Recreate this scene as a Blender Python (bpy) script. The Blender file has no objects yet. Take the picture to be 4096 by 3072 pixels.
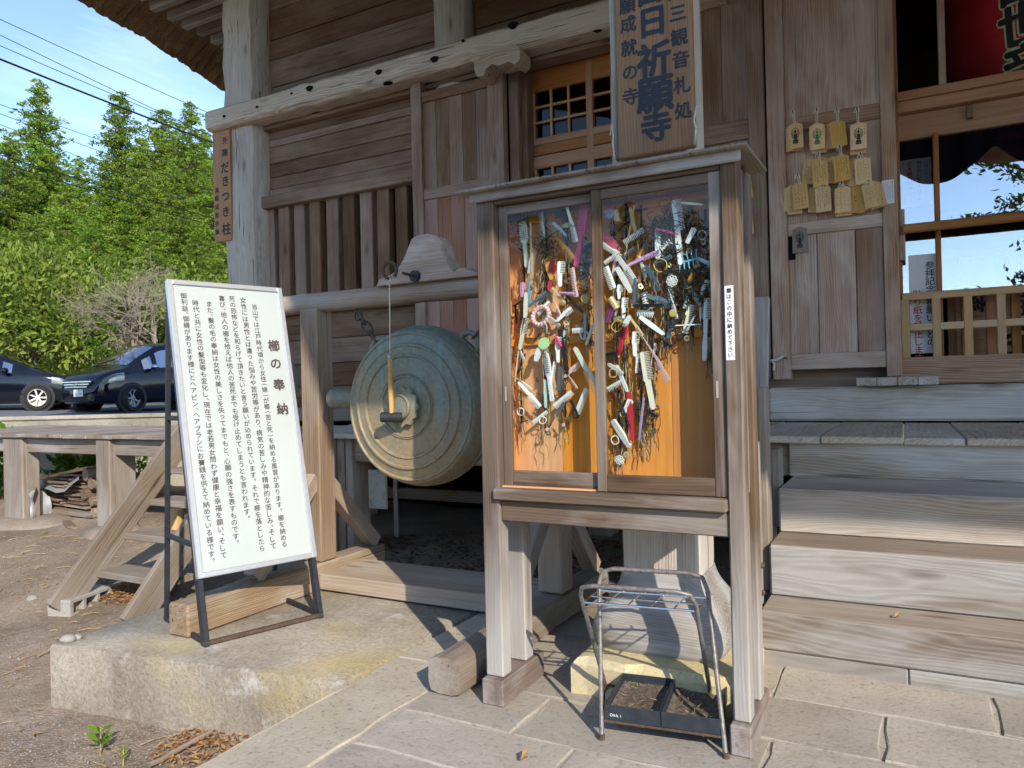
import bpy, bmesh, math, random
import numpy as np
from mathutils import Vector, Matrix
random.seed(7)
rnd = random.Random(11)
SC = bpy.context.scene
COL = SC.collection
R = math.radians
# ------------------------------------------------------------------ camera
F_PX, YAW, PITCH, ROLL, EYE = 2960.0, R(28), R(0.366), 0.0233, 1.3
KV = 4096/2212.0
cam_d = bpy.data.cameras.new('camera'); cam = bpy.data.objects.new('camera', cam_d); COL.objects.link(cam)
FW = Vector((-math.sin(YAW)*math.cos(PITCH), math.cos(YAW)*math.cos(PITCH), math.sin(PITCH)))
_r0 = Vector((math.cos(YAW), math.sin(YAW), 0)); _u0 = _r0.cross(FW)
RT = math.cos(ROLL)*_r0-math.sin(ROLL)*_u0; UP = math.cos(ROLL)*_u0+math.sin(ROLL)*_r0
CP = Vector((0, 0, EYE))
cam.matrix_world = Matrix(((RT.x, UP.x, -FW.x, 0), (RT.y, UP.y, -FW.y, 0), (RT.z, UP.z, -FW.z, EYE), (0, 0, 0, 1)))
cam_d.sensor_width = 36; cam_d.lens = F_PX/4096*36; cam_d.clip_start = 0.05; cam_d.clip_end = 3000
SC.camera = cam
# ------------------------------------------------------------------ sky and sun
SUN_EL = R(30.5); SUN_TO = Vector((0.755, -0.656, 0)).normalized()
wd = bpy.data.worlds.new('World'); SC.world = wd; wd.use_nodes = True
wt = wd.node_tree; wt.nodes.clear()
wo = wt.nodes.new('ShaderNodeOutputWorld'); bg = wt.nodes.new('ShaderNodeBackground')
sky = wt.nodes.new('ShaderNodeTexSky'); sky.sky_type = 'NISHITA'; sky.sun_disc = False
sky.sun_elevation = SUN_EL; sky.sun_rotation = math.atan2(SUN_TO.x, SUN_TO.y)
sky.air_density = 0.8; sky.dust_density = 0.15; sky.ozone_density = 1.8; sky.altitude = 200
tcw = wt.nodes.new('ShaderNodeTexCoord'); mpw = wt.nodes.new('ShaderNodeMapping')
mpw.inputs['Scale'].default_value = (1.0, 1.0, 3.2)
nzw = wt.nodes.new('ShaderNodeTexNoise'); nzw.inputs['Scale'].default_value = 3.1; nzw.inputs['Detail'].default_value = 8
nzw.inputs['Roughness'].default_value = 0.62; nzw.inputs['Distortion'].default_value = 0.7
rpw = wt.nodes.new('ShaderNodeValToRGB'); rpw.color_ramp.elements[0].position = 0.56; rpw.color_ramp.elements[1].position = 0.80
rpw.color_ramp.elements[1].color = (0.2, 0.2, 0.2, 1)
mxw = wt.nodes.new('ShaderNodeMixRGB'); mxw.inputs[2].default_value = (6.0, 6.4, 6.9, 1)
L = wt.links.new
L(tcw.outputs['Generated'], mpw.inputs[0]); L(mpw.outputs[0], nzw.inputs['Vector']); L(nzw.outputs['Fac'], rpw.inputs[0])
L(rpw.outputs[0], mxw.inputs[0]); L(sky.outputs[0], mxw.inputs[1]); L(mxw.outputs[0], bg.inputs[0]); L(bg.outputs[0], wo.inputs[0])
bg.inputs[1].default_value = 0.125
sd = bpy.data.lights.new('sun', 'SUN'); sun = bpy.data.objects.new('sun', sd); COL.objects.link(sun)
sd.energy = 2.0; sd.angle = R(0.53); sd.color = (1.0, 0.90, 0.77)
_tr = -(SUN_TO*math.cos(SUN_EL)+Vector((0, 0, math.sin(SUN_EL))))
sun.rotation_euler = _tr.to_track_quat('-Z', 'Y').to_euler()
vs = SC.view_settings; SC.display_settings.display_device = 'sRGB'
vs.view_transform = 'Standard'; vs.look = 'None'; vs.gamma = 1; vs.use_curve_mapping = False; vs.exposure = 1.46
SC.cycles.max_bounces = 6; SC.cycles.use_adaptive_sampling = True; SC.cycles.adaptive_threshold = 0.025; SC.cycles.transparent_max_bounces = 12; SC.cycles.use_denoising = True
SC.cycles.caustics_reflective = False; SC.cycles.caustics_refractive = False
# ------------------------------------------------------------------ pixel rays (photo coordinates on a 2212 x 1659 grid)
def ray(x, y): return FW*F_PX+RT*(x*KV-2048)-UP*(y*KV-1536)
def _on(x, y, a, v):
    d = ray(x, y); return CP+d*((v-CP[a])/d[a])
def pX(x, y, v): return _on(x, y, 0, v)
def pY(x, y, v): return _on(x, y, 1, v)
def pZ(x, y, v): return _on(x, y, 2, v)
_f2 = Vector((FW.x, FW.y, 0)).normalized(); _r2 = Vector((_f2.y, -_f2.x, 0))
def CF(f, l, z=0): return _f2*f+_r2*l+Vector((0, 0, z))
def pF(x, y, f):
    d = ray(x, y); return CP+d*(f/d.dot(_f2))
# ------------------------------------------------------------------ node helpers
MAT = {}
class NT:
    def __init__(s, name):
        s.m = bpy.data.materials.new(name); s.m.use_nodes = True; s.t = s.m.node_tree; s.t.nodes.clear()
        s.out = s.n('ShaderNodeOutputMaterial'); s.b = s.n('ShaderNodeBsdfPrincipled'); s.l(s.b.outputs[0], s.out.inputs[0]); MAT[name] = s.m
    def n(s, k, **kw):
        nd = s.t.nodes.new(k)
        for a, v in kw.items(): setattr(nd, a, v)
        return nd
    def l(s, a, b): s.t.links.new(a, b)
    def set(s, inp, v):
        if hasattr(v, 'is_output') or isinstance(v, bpy.types.NodeSocket): s.l(v, inp)
        else: inp.default_value = v
    def math(s, op, a, b=None, c=None, clamp=False):
        nd = s.n('ShaderNodeMath', operation=op, use_clamp=clamp); s.set(nd.inputs[0], a)
        if b is not None: s.set(nd.inputs[1], b)
        if c is not None: s.set(nd.inputs[2], c)
        return nd.outputs[0]
    def vmul(s, v, k, add=None):
        nd = s.n('ShaderNodeVectorMath', operation='MULTIPLY_ADD' if add is not None else 'MULTIPLY'); s.set(nd.inputs[0], v); s.set(nd.inputs[1], k)
        if add is not None: s.set(nd.inputs[2], add)
        return nd.outputs[0]
    def noise(s, v, scale, detail=4, rough=.55, dist=0):
        nd = s.n('ShaderNodeTexNoise'); s.set(nd.inputs['Vector'], v); nd.inputs['Scale'].default_value = scale
        nd.inputs['Detail'].default_value = detail; nd.inputs['Roughness'].default_value = rough; nd.inputs['Distortion'].default_value = dist
        return nd.outputs['Fac']
    def vor(s, v, scale, feat='F1', out='Distance'):
        nd = s.n('ShaderNodeTexVoronoi', feature=feat); s.set(nd.inputs['Vector'], v); nd.inputs['Scale'].default_value = scale
        return nd.outputs[out]
    def ramp(s, f, lo, hi, a=0., b=1.):
        nd = s.n('ShaderNodeMapRange'); s.set(nd.inputs[0], f); nd.inputs[1].default_value = lo; nd.inputs[2].default_value = hi
        nd.inputs[3].default_value = a; nd.inputs[4].default_value = b; return nd.outputs[0]
    def mix(s, f, a, b, mode='MIX'):
        nd = s.n('ShaderNodeMixRGB', blend_type=mode); s.set(nd.inputs[0], f)
        for i, v in ((1, a), (2, b)): s.set(nd.inputs[i], (*v, 1) if isinstance(v, tuple) and len(v) == 3 else v)
        return nd.outputs[0]
    def bump(s, h, strength=.3, dist=.01):
        nd = s.n('ShaderNodeBump'); s.set(nd.inputs['Height'], h); nd.inputs['Strength'].default_value = strength; nd.inputs['Distance'].default_value = dist
        s.l(nd.outputs[0], s.b.inputs['Normal'])
    def obj(s, spread=7.0):
        tc = s.n('ShaderNodeTexCoord'); oi = s.n('ShaderNodeObjectInfo'); s.rand = oi.outputs['Random']
        cx = s.n('ShaderNodeCombineXYZ'); s.l(s.rand, cx.inputs[0]); s.l(s.math('MULTIPLY', s.rand, 3.7), cx.inputs[1]); s.l(s.math('MULTIPLY', s.rand, 9.1), cx.inputs[2])
        return s.vmul(cx.outputs[0], (spread, spread, spread), tc.outputs['Object'])
    def pos(s):
        return s.n('ShaderNodeNewGeometry').outputs['Position']
    def fin(s, col, rough=.8, spec=.25, metal=0.):
        s.set(s.b.inputs['Base Color'], (*col, 1) if isinstance(col, tuple) and len(col) == 3 else col)
        s.set(s.b.inputs['Roughness'], rough); s.b.inputs['Specular IOR Level'].default_value = spec; s.b.inputs['Metallic'].default_value = metal
        return s.m
def wood(name, dark, light, grey, gamt=.6, ring=.5, rspace=.014, crack=.5, rough=.82, vary=.35, glo=.42, ghi=.62, bump=.35, warp=.09, bs=1.0, spec=.2, knots=.6, bleach=None):
    w = NT(name); p = w.obj()
    wn = w.noise(w.vmul(p, (.5, 3.0, 3.0)), 1.0, 3, .5)
    sx = w.n('ShaderNodeSeparateXYZ'); w.l(p, sx.inputs[0])
    d = w.math('ADD', w.math('MULTIPLY_ADD', sx.outputs[1], .75, sx.outputs[2]), w.math('MULTIPLY', wn, warp*2.4))
    rg = w.math('MULTIPLY_ADD', w.math('SINE', w.math('MULTIPLY', d, 6.283/rspace)), .5, .5)
    st = w.noise(w.vmul(p, (1.6, 55, 55)), 1.0, 5, .65)
    f = w.math('ADD', w.math('MULTIPLY', w.ramp(st, .22, .78), 1-ring*.5), w.math('MULTIPLY', w.math('POWER', rg, 1.6), ring*.5), clamp=True)
    col = w.mix(f, dark, light)
    bl = w.noise(w.vmul(p, (1.1*bs, 3.4*bs, 3.4*bs)), 1.0, 4, .6, .3)
    col = w.mix(w.math('MULTIPLY', w.ramp(bl, glo, ghi), gamt), col, w.mix(f, tuple(g*.72 for g in grey), grey))
    if bleach:
        sb = w.n('ShaderNodeSeparateXYZ'); w.l(w.n('ShaderNodeTexCoord').outputs['Object'], sb.inputs[0])
        bf = w.ramp(w.math('ADD', sb.outputs[0], w.math('MULTIPLY', w.noise(w.vmul(p, (2, 9, 9)), 1., 3), .7)), bleach[0], bleach[1])
        col = w.mix(bf, col, w.mix(f, tuple(g*.78 for g in bleach[2]), bleach[2]))
    bl2 = w.noise(w.vmul(p, (.5, 1.3, 1.3), (3.1, 8, 2)), 1.0, 3, .5)
    col = w.mix(w.ramp(bl2, .5, .72, 0, .45), col, w.mix(1., col, (.45, .36, .30), 'MULTIPLY'))
    ck = w.ramp(w.noise(w.vmul(p, (1.0, 38, 38), (5, 1, 9)), 1.0, 2, .4), .66, .73)
    ck = w.math('MULTIPLY', ck, crack)
    col = w.mix(ck, col, w.mix(1., col, (.22, .18, .16), 'MULTIPLY'))
    if knots:
        kn = w.vor(w.vmul(p, (1.4, 5.0, 5.0)), 1.0)
        kf = w.math('MULTIPLY', w.ramp(kn, .16, .05), knots)
        col = w.mix(kf, col, w.mix(1., col, (.28, .2, .16), 'MULTIPLY'))
    vv = w.math('MULTIPLY_ADD', w.rand, vary, 1-vary*.5)
    hs = w.n('ShaderNodeHueSaturation'); w.l(col, hs.inputs['Color']); w.l(vv, hs.inputs['Value']); w.l(w.math('MULTIPLY_ADD', w.rand, -.35, 1.15), hs.inputs['Saturation'])
    w.bump(w.math('SUBTRACT', w.math('MULTIPLY_ADD', rg, .35, st), w.math('MULTIPLY', ck, 1.3)), bump, .004)
    return w.fin(hs.outputs[0], rough, spec)
wood('wood_dark', (.072, .034, .020), (.26, .15, .086), (.34, .245, .168), .5, ring=.45, vary=.7, crack=.5)
wood('wood_grey', (.32, .24, .165), (.74, .62, .48), (.72, .64, .54), .6, ring=.8, rspace=.02, crack=.8, vary=.2, bump=.6, warp=.16)
wood('wood_post', (.30, .245, .185), (.60, .53, .44), (.63, .575, .50), .7, ring=.3, crack=1.0, vary=.15, bump=.9)
wood('wood_case', (.080, .050, .033), (.205, .146, .102), (.37, .33, .28), .65, ring=.35, crack=.35, vary=.2, glo=.46, ghi=.60, bump=.3)
wood('wood_casepost', (.080, .050, .034), (.21, .152, .108), (.36, .32, .285), .6, ring=.35, crack=.35, vary=.15, glo=.46, ghi=.60, bump=.3, bleach=(.05, -.55, (.50, .475, .44)))
wood('wood_casepale', (.13, .092, .072), (.30, .245, .21), (.46, .435, .405), .9, ring=.3, crack=.35, vary=.15, glo=.42, ghi=.56, bump=.3)
wood('wood_door', (.22, .112, .066), (.57, .375, .25), (.68, .56, .465), .65, ring=.65, rspace=.016, crack=.4, vary=.3, bump=.3, warp=.13)
wood('wood_doorred', (.24, .10, .06), (.46, .26, .185), (.46, .36, .31), .4, ring=.7, rspace=.016, crack=.4, vary=.2, bump=.3, warp=.13)
wood('wood_veranda_shadelift', (.40, .30, .20), (.76, .66, .52), (.80, .73, .63), .7, ring=.6, rspace=.022, crack=.5, vary=.14, warp=.15, bump=.3)  # extra pale, so boards in the roof's shade look lit
wood('wood_brown', (.11, .054, .033), (.34, .21, .128), (.43, .33, .25), .5, ring=.6, rspace=.016, crack=.4, vary=.45, bump=.3, warp=.1)
wood('wood_crest', (.22, .115, .062), (.54, .40, .28), (.62, .52, .41), .7, ring=.5, rspace=.012, crack=.3, vary=.05, bump=.3, bs=2.)
wood('wood_step_shadelift', (.26, .19, .125), (.58, .505, .405), (.70, .655, .59), .85, ring=.75, rspace=.022, crack=.55, vary=.14, glo=.38, ghi=.56, warp=.2, bump=.4, bs=.8)  # brighter copy of the step wood for shaded timbers, light put into colour
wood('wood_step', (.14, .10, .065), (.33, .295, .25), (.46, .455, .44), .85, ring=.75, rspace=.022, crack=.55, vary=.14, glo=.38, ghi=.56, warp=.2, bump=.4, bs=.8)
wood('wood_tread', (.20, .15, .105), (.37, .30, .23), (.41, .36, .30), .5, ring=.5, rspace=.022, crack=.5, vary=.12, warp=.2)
wood('wood_lattice', (.27, .11, .042), (.52, .25, .105), (.48, .29, .17), .3, ring=.3, crack=.15, vary=.15, rough=.6, knots=.2, bump=.12)
wood('wood_muntin', (.42, .245, .11), (.64, .41, .21), (.52, .37, .23), .3, ring=.2, crack=.1, vary=.1, knots=0, bump=.1)
wood('wood_orange', (.66, .23, .045), (.90, .39, .095), (.86, .41, .13), .4, ring=.35, rspace=.03, crack=.1, vary=.06, rough=.55, knots=.15, bump=.08)
wood('wood_ema', (.62, .36, .125), (.84, .55, .24), (.80, .55, .27), .3, ring=.5, rspace=.008, crack=.0, vary=.22, knots=0, rough=.65, bump=.08, warp=.04)
wood('wood_bell', (.21, .132, .08), (.44, .335, .235), (.52, .465, .39), .6, ring=.5, rspace=.018, crack=.4, vary=.25, bump=.3)
wood('wood_base', (.32, .235, .155), (.58, .48, .36), (.56, .51, .44), .6, ring=.35, rspace=.025, crack=.3, vary=.1, bump=.25)
wood('wood_rot', (.16, .095, .055), (.46, .36, .25), (.55, .49, .40), .7, ring=.4, crack=.8, vary=.15, bump=.8, bs=1.6)
wood('wood_stair', (.17, .128, .09), (.36, .31, .245), (.38, .36, .335), .65, ring=.85, rspace=.016, crack=.5, vary=.14, bump=.5)
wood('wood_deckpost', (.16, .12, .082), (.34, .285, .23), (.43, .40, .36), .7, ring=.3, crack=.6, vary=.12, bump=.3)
wood('wood_board', (.19, .085, .03), (.38, .20, .085), (.35, .23, .135), .35, ring=.6, rspace=.012, crack=.25, vary=.1, bump=.2, knots=.2)
wood('wood_plaque', (.32, .135, .045), (.54, .26, .10), (.36, .24, .14), .3, ring=.3, crack=.1, vary=.05, bump=.12, rough=.55, knots=0)
wood('wood_yellow', (.52, .29, .08), (.70, .44, .15), (.6, .42, .2), .3, ring=.3, crack=.2, vary=.05)
wood('wood_fire', (.13, .085, .06), (.33, .235, .17), (.38, .31, .25), .5, ring=.3, crack=.6, vary=.6, bump=.7)
def plain(name, col, rough=.5, spec=.4, metal=0., nz=.12, nscale=30, bump=0.):
    w = NT(name); p = w.obj(); n = w.noise(p, nscale, 3)
    c = w.mix(w.ramp(n, .3, .7), tuple(x*(1-nz) for x in col), tuple(min(1, x*(1+nz)) for x in col))
    if bump: w.bump(n, bump, .003)
    return w.fin(c, rough, spec, metal)
def glass(name, refl=.09, tint=(.93, .96, .95), rough=0.0):
    w = NT(name); w.t.nodes.remove(w.b)
    tr = w.n('ShaderNodeBsdfTransparent'); tr.inputs[0].default_value = (*tint, 1)
    gl = w.n('ShaderNodeBsdfGlossy'); gl.inputs['Roughness'].default_value = rough; gl.inputs[0].default_value = (1, 1, 1, 1)
    lw = w.n('ShaderNodeLayerWeight'); lw.inputs[0].default_value = .25
    f = w.math('MULTIPLY_ADD', w.math('POWER', lw.outputs['Facing'], 3.0), .6, refl, clamp=True)
    nz = w.noise(w.pos(), 1.2, 2)
    bp = w.n('ShaderNodeBump'); bp.inputs['Strength'].default_value = .03; bp.inputs['Distance'].default_value = .02; w.l(nz, bp.inputs['Height']); w.l(bp.outputs[0], gl.inputs['Normal'])
    mx = w.n('ShaderNodeMixShader'); w.l(f, mx.inputs[0]); w.l(tr.outputs[0], mx.inputs[1]); w.l(gl.outputs[0], mx.inputs[2]); w.l(mx.outputs[0], w.out.inputs[0])
    return w.m
glass('glass_case', .016); glass('glass_dim', .02); glass('glass_window', .30, (.86, .87, .88)); glass('glass_car', .55, (.30, .34, .36))
plain('ink', (.03, .028, .03), .6, .3); plain('ink_sign', (.075, .062, .06), .6, .3); plain('ink_brush', (.020, .021, .024), .45, .4, nz=.3, nscale=60); plain('ink_red', (.5, .04, .05), .6); plain('ink_green', (.07, .17, .07), .6)
plain('ink_faint', (.16, .11, .07), .7); plain('ink_blue', (.14, .32, .5), .6)
plain('paper', (.78, .79, .80), .7, .2, nz=.03); plain('panel_white', (.47, .515, .50), .35, .4, nz=.05, nscale=2.2); plain('alu', (.62, .63, .63), .38, .5, .6, nz=.05)
plain('iron_black', (.022, .025, .032), .5, .4, nz=.3, bump=.1); plain('iron_rust', (.11, .075, .055), .75, .2, .2, nz=.4, nscale=90, bump=.2)
plain('chain_iron', (.10, .085, .07), .6, .4, .6, nz=.35, nscale=50, bump=.2); plain('steel_tube', (.22, .20, .185), .5, .4, .4, nz=.35, nscale=70); plain('chrome', (.68, .68, .66), .2, .5, 1.)
plain('tray_black', (.028, .035, .045), .5, .4, nz=.25); plain('tray_dirt', (.13, .105, .08), .9, .1, nz=.5, nscale=60, bump=.5)
plain('rope', (.60, .57, .50), .9, .1, nz=.2, nscale=120); plain('rope_string', (.66, .58, .46), .9, .1); plain('rubber', (.028, .028, .030), .55, .35)
plain('tyre', (.028, .027, .027), .8, .2); plain('car_paint', (.006, .007, .014), .10, .55, nz=.02); plain('car_plastic', (.018, .019, .021), .5, .4); plain('rim_grey', (.42, .42, .43), .45, .5, .3); plain('rim_light', (.75, .70, .62), .45, .5, .2)
plain('headlight', (.30, .32, .31), .12, .6, .4); plain('car_chrome', (.55, .57, .6), .12, .5, 1.); plain('plate_white', (.75, .78, .76), .5)
plain('asphalt', (.17, .175, .185), .9, .2, nz=.2, nscale=8, bump=.2); plain('shade_black', (.012, .011, .010), .95, .05); plain('lantern_red', (.72, .03, .05), .6, .2, nz=.2, nscale=4); plain('lantern_cream', (.8, .74, .5), .7); plain('curtain', (.03, .022, .045), .9, .1)  # near-black room material paints the darkness of holes, gaps and the interior
plain('tarp', (.40, .42, .44), .35, .5, nz=.15, nscale=6, bump=.4); plain('steel_pipe', (.30, .30, .29), .45, .4, .5); plain('label_white', (.82, .84, .82), .5); plain('wire_black', (.012, .012, .014), .6); plain('pole_white', (.72, .76, .78), .5)
plain('hair', (.05, .035, .025), .5, .4, nz=.4, nscale=60); plain('straw', (.42, .30, .15), .7, .2, nz=.4, nscale=40); plain('coin', (.28, .235, .14), .4, .5, .7, nz=.3)
PLA = {'white': (.80, .80, .78), 'cream': (.78, .74, .60), 'pink': (.75, .07, .20), 'red': (.55, .03, .05), 'lilac': (.62, .33, .55), 'palepink': (.76, .50, .50), 'black': (.022, .022, .024), 'blue': (.16, .36, .50), 'slate': (.10, .14, .18),
       'amber': (.55, .24, .03), 'brown': (.19, .06, .03), 'mint': (.55, .72, .62), 'green': (.42, .62, .28), 'tan': (.62, .42, .22), 'grey': (.42, .43, .44), 'gold': (.6, .45, .15), 'skyblue': (.18, .45, .62), 'lavender': (.38, .33, .55), 'purple': (.25, .06, .16), 'print': (.62, .12, .15)}
for k_, v_ in PLA.items(): plain('pl_'+k_, v_, .32, .5, nz=.04)
def m_conc2():
    pass
def m_soil():
    w = NT('soil'); p = w.pos()
    a = w.noise(p, 1.4, 5, .6); b = w.noise(p, 26, 5, .7); v = w.vor(p, 75); vc = w.vor(p, 75, out='Color')
    c = w.mix(w.ramp(a, .35, .65), (.24, .185, .135), (.42, .335, .25)); c = w.mix(w.ramp(b, .35, .7), c, w.mix(1., c, (.62, .58, .52), 'MULTIPLY'))
    hs = w.n('ShaderNodeHueSaturation'); w.l(vc, hs.inputs['Color']); hs.inputs['Saturation'].default_value = .22; hs.inputs['Value'].default_value = .55
    gr = w.math('MULTIPLY', w.ramp(w.noise(p, .8, 3), .48, .62), w.ramp(v, .42, .3))
    c = w.mix(w.math('MULTIPLY', gr, .6), c, hs.outputs[0])
    w.bump(w.math('ADD', w.math('MULTIPLY', w.math('SUBTRACT', .5, v), .6), b), .6, .012); w.fin(c, .95, .1)
def m_conc():
    w = NT('concrete'); p = w.pos()
    a = w.noise(p, 2.2, 5, .6); b = w.noise(p, 45, 5, .7); v = w.vor(p, 110)
    c = w.mix(w.ramp(a, .3, .7), (.32, .275, .21), (.50, .45, .365)); c = w.mix(w.ramp(b, .4, .75), c, w.mix(1., c, (.6, .58, .55), 'MULTIPLY'))
    c = w.mix(w.ramp(w.noise(p, .9, 5, .65), .52, .66, 0, .65), c, (.22, .205, .185))
    c = w.mix(w.ramp(w.noise(w.vmul(p, (1, 1, 1), (4, 9, 1)), 1.6, 4), .54, .68, 0, .55), c, (.43, .335, .13))
    c = w.mix(w.ramp(w.noise(w.vmul(p, (1, 1, 1), (14, 2, 6)), 2.6, 5, .7), .6, .7, 0, .6), c, (.62, .60, .56))
    w.bump(w.math('SUBTRACT', b, w.math('MULTIPLY', w.ramp(v, .25, .1), .8)), .9, .012); w.fin(c, .92, .12)
def m_stone(name, c1, c2, c3, pit=.6, sc=1.):
    w = NT(name); p = w.pos(); o = w.obj(3.)
    a = w.noise(o, 3.0*sc, 5, .6); b = w.noise(p, 60*sc, 4, .7); sp = w.noise(w.vmul(p, (1, 1.0, 1)), 34*sc, 3, .6)
    c = w.mix(w.ramp(a, .3, .7), c1, c2); c = w.mix(w.ramp(w.noise(p, 1.3, 4), .5, .68, 0, .6), c, c3)
    c = w.mix(w.ramp(sp, .56, .68, 0, pit), c, w.mix(1., c, (.45, .44, .44), 'MULTIPLY'))
    c = w.mix(w.ramp(b, .4, .8, 0, .6), c, w.mix(1., c, (.7, .68, .66), 'MULTIPLY'))
    vv = w.math('MULTIPLY_ADD', w.rand, .28, .86); hs = w.n('ShaderNodeHueSaturation'); w.l(c, hs.inputs['Color']); w.l(vv, hs.inputs['Value'])
    w.bump(w.math('SUBTRACT', b, sp), .35, .006); w.fin(hs.outputs[0], .92, .12)
m_soil(); m_conc()
m_stone('paving', (.335, .30, .25), (.45, .41, .35), (.39, .345, .275), .45); m_stone('paving_edge', (.40, .35, .27), (.52, .465, .37), (.44, .37, .20)); m_stone('mortar', (.35, .315, .265), (.44, .40, .34), (.39, .34, .26), .5)
m_stone('stone_yellow', (.50, .415, .215), (.62, .53, .30), (.46, .42, .33), .35, 1.4); m_stone('stone_round', (.25, .205, .16), (.36, .30, .24), (.40, .31, .19), .4); m_stone('block_grey', (.34, .33, .30), (.46, .45, .41), (.3, .29, .27), .5, 1.5); m_stone('pebble', (.25, .245, .24), (.45, .41, .36), (.3, .22, .17), .3)
m_stone('wall_conc', (.34, .32, .255), (.47, .44, .36), (.24, .23, .17), .4, .4)
def m_thatch():
    w = NT('thatch'); p = w.pos(); b = w.noise(w.vmul(p, (60, 60, 60)), 1., 4, .7); a = w.noise(p, 2.5, 4)
    c = w.mix(w.ramp(b, .3, .7), (.13, .075, .038), (.42, .27, .14)); c = w.mix(w.ramp(a, .4, .65), c, w.mix(1., c, (.68, .66, .66), 'MULTIPLY'))
    w.bump(b, .9, .03); w.fin(c, .95, .05)
def m_bronze():
    w = NT('bronze'); tc = w.n('ShaderNodeTexCoord'); p = tc.outputs['Object']
    sx = w.n('ShaderNodeSeparateXYZ'); w.l(p, sx.inputs[0])
    a = w.noise(p, 3.2, 6, .65); b = w.noise(w.vmul(p, (14, 14, 1.8)), 1., 4, .6); n = w.noise(p, 40, 4)
    gr = w.ramp(w.math('ADD', a, w.math('MULTIPLY', sx.outputs[2], .55)), .42, .62)
    c = w.mix(w.ramp(n, .3, .7), (.25, .19, .11), (.35, .275, .17)); g = w.mix(w.ramp(n, .3, .7), (.16, .18, .14), (.25, .275, .215))
    c = w.mix(gr, c, g); c = w.mix(w.ramp(b, .58, .70, 0, .55), c, (.25, .36, .29)); c = w.mix(w.ramp(w.noise(w.vmul(p, (1, 1, 1), (3, 3, 8)), 7, 3), .66, .74, 0, .6), c, (.22, .10, .07))
    w.bump(n, .12, .004); w.fin(c, w.ramp(a, .3, .7, .5, .72), .4, .15)
m_thatch(); m_bronze()
def m_leaf(name, c1, c2, c3, trans=.25):
    w = NT(name); at = w.n('ShaderNodeAttribute', attribute_name='rnd'); oi = w.n('ShaderNodeObjectInfo'); p = w.pos()
    c = w.mix(w.ramp(at.outputs['Fac'], 0, 1), c1, c2); c = w.mix(w.ramp(w.noise(p, .55, 3), .45, .65, 0, .7), c, c3)
    hs = w.n('ShaderNodeHueSaturation'); w.l(c, hs.inputs['Color']); w.l(w.math('MULTIPLY_ADD', oi.outputs['Random'], .3, .85), hs.inputs['Value']); c = hs.outputs[0]
    df = w.n('ShaderNodeBsdfDiffuse'); w.l(c, df.inputs[0]); tl = w.n('ShaderNodeBsdfTranslucent'); w.l(c, tl.inputs[0])
    mx = w.n('ShaderNodeMixShader'); mx.inputs[0].default_value = trans; w.l(df.outputs[0], mx.inputs[1]); w.l(tl.outputs[0], mx.inputs[2]); w.l(mx.outputs[0], w.out.inputs[0]); w.t.nodes.remove(w.b)
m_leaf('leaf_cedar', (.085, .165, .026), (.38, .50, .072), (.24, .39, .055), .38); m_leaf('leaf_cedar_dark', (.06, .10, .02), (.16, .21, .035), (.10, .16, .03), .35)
m_leaf('leaf_bush', (.10, .18, .03), (.38, .47, .085), (.36, .38, .09), .4); m_leaf('leaf_fresh', (.10, .21, .02), (.19, .33, .035), (.14, .26, .03), .4)
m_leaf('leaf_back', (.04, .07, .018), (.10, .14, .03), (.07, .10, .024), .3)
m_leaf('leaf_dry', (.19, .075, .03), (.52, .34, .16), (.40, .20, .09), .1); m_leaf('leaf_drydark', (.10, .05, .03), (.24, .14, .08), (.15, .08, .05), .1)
m_stone('bark', (.14, .095, .065), (.24, .17, .12), (.1, .08, .06), .4); m_stone('bark_pale', (.30, .25, .19), (.42, .36, .28), (.3, .27, .2), .3); m_stone('hill_ground', (.055, .075, .022), (.09, .11, .03), (.10, .08, .035), .4)
# ------------------------------------------------------------------ object helpers
WM = {}
def I(): return Matrix.Identity(4)
def T(*v): return Matrix.Translation(Vector(v[0] if len(v) == 1 else v))
def frame(o, x, z):
    x = Vector(x).normalized(); z = Vector(z); z = (z-x*z.dot(x)).normalized(); y = z.cross(x)
    return Matrix(((x.x, y.x, z.x, o[0]), (x.y, y.y, z.y, o[1]), (x.z, y.z, z.z, o[2]), (0, 0, 0, 1)))
def place(ob, M, parent=None):
    WM[ob.name] = M.copy()
    if parent is not None: ob.parent = parent; ob.matrix_basis = WM[parent.name].inverted() @ M
    else: ob.matrix_basis = M
def tag(o, label=None, cat=None, group=None, kind=None):
    for k, v in (('label', label), ('category', cat), ('group', group), ('kind', kind)):
        if v: o[k] = v
    return o
def thing(name, label, cat, M=None, group=None):
    o = bpy.data.objects.new(name, None); COL.objects.link(o); o.empty_display_size = .1
    if M is not None and not isinstance(M, Matrix): M = T(M)
    place(o, M or I()); return tag(o, label, cat, group)
def link(name, me, mat, parent=None, M=None):
    o = bpy.data.objects.new(name, me); COL.objects.link(o)
    if mat is not None and not me.materials: me.materials.append(MAT[mat])
    place(o, M or I(), parent); return o
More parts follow.
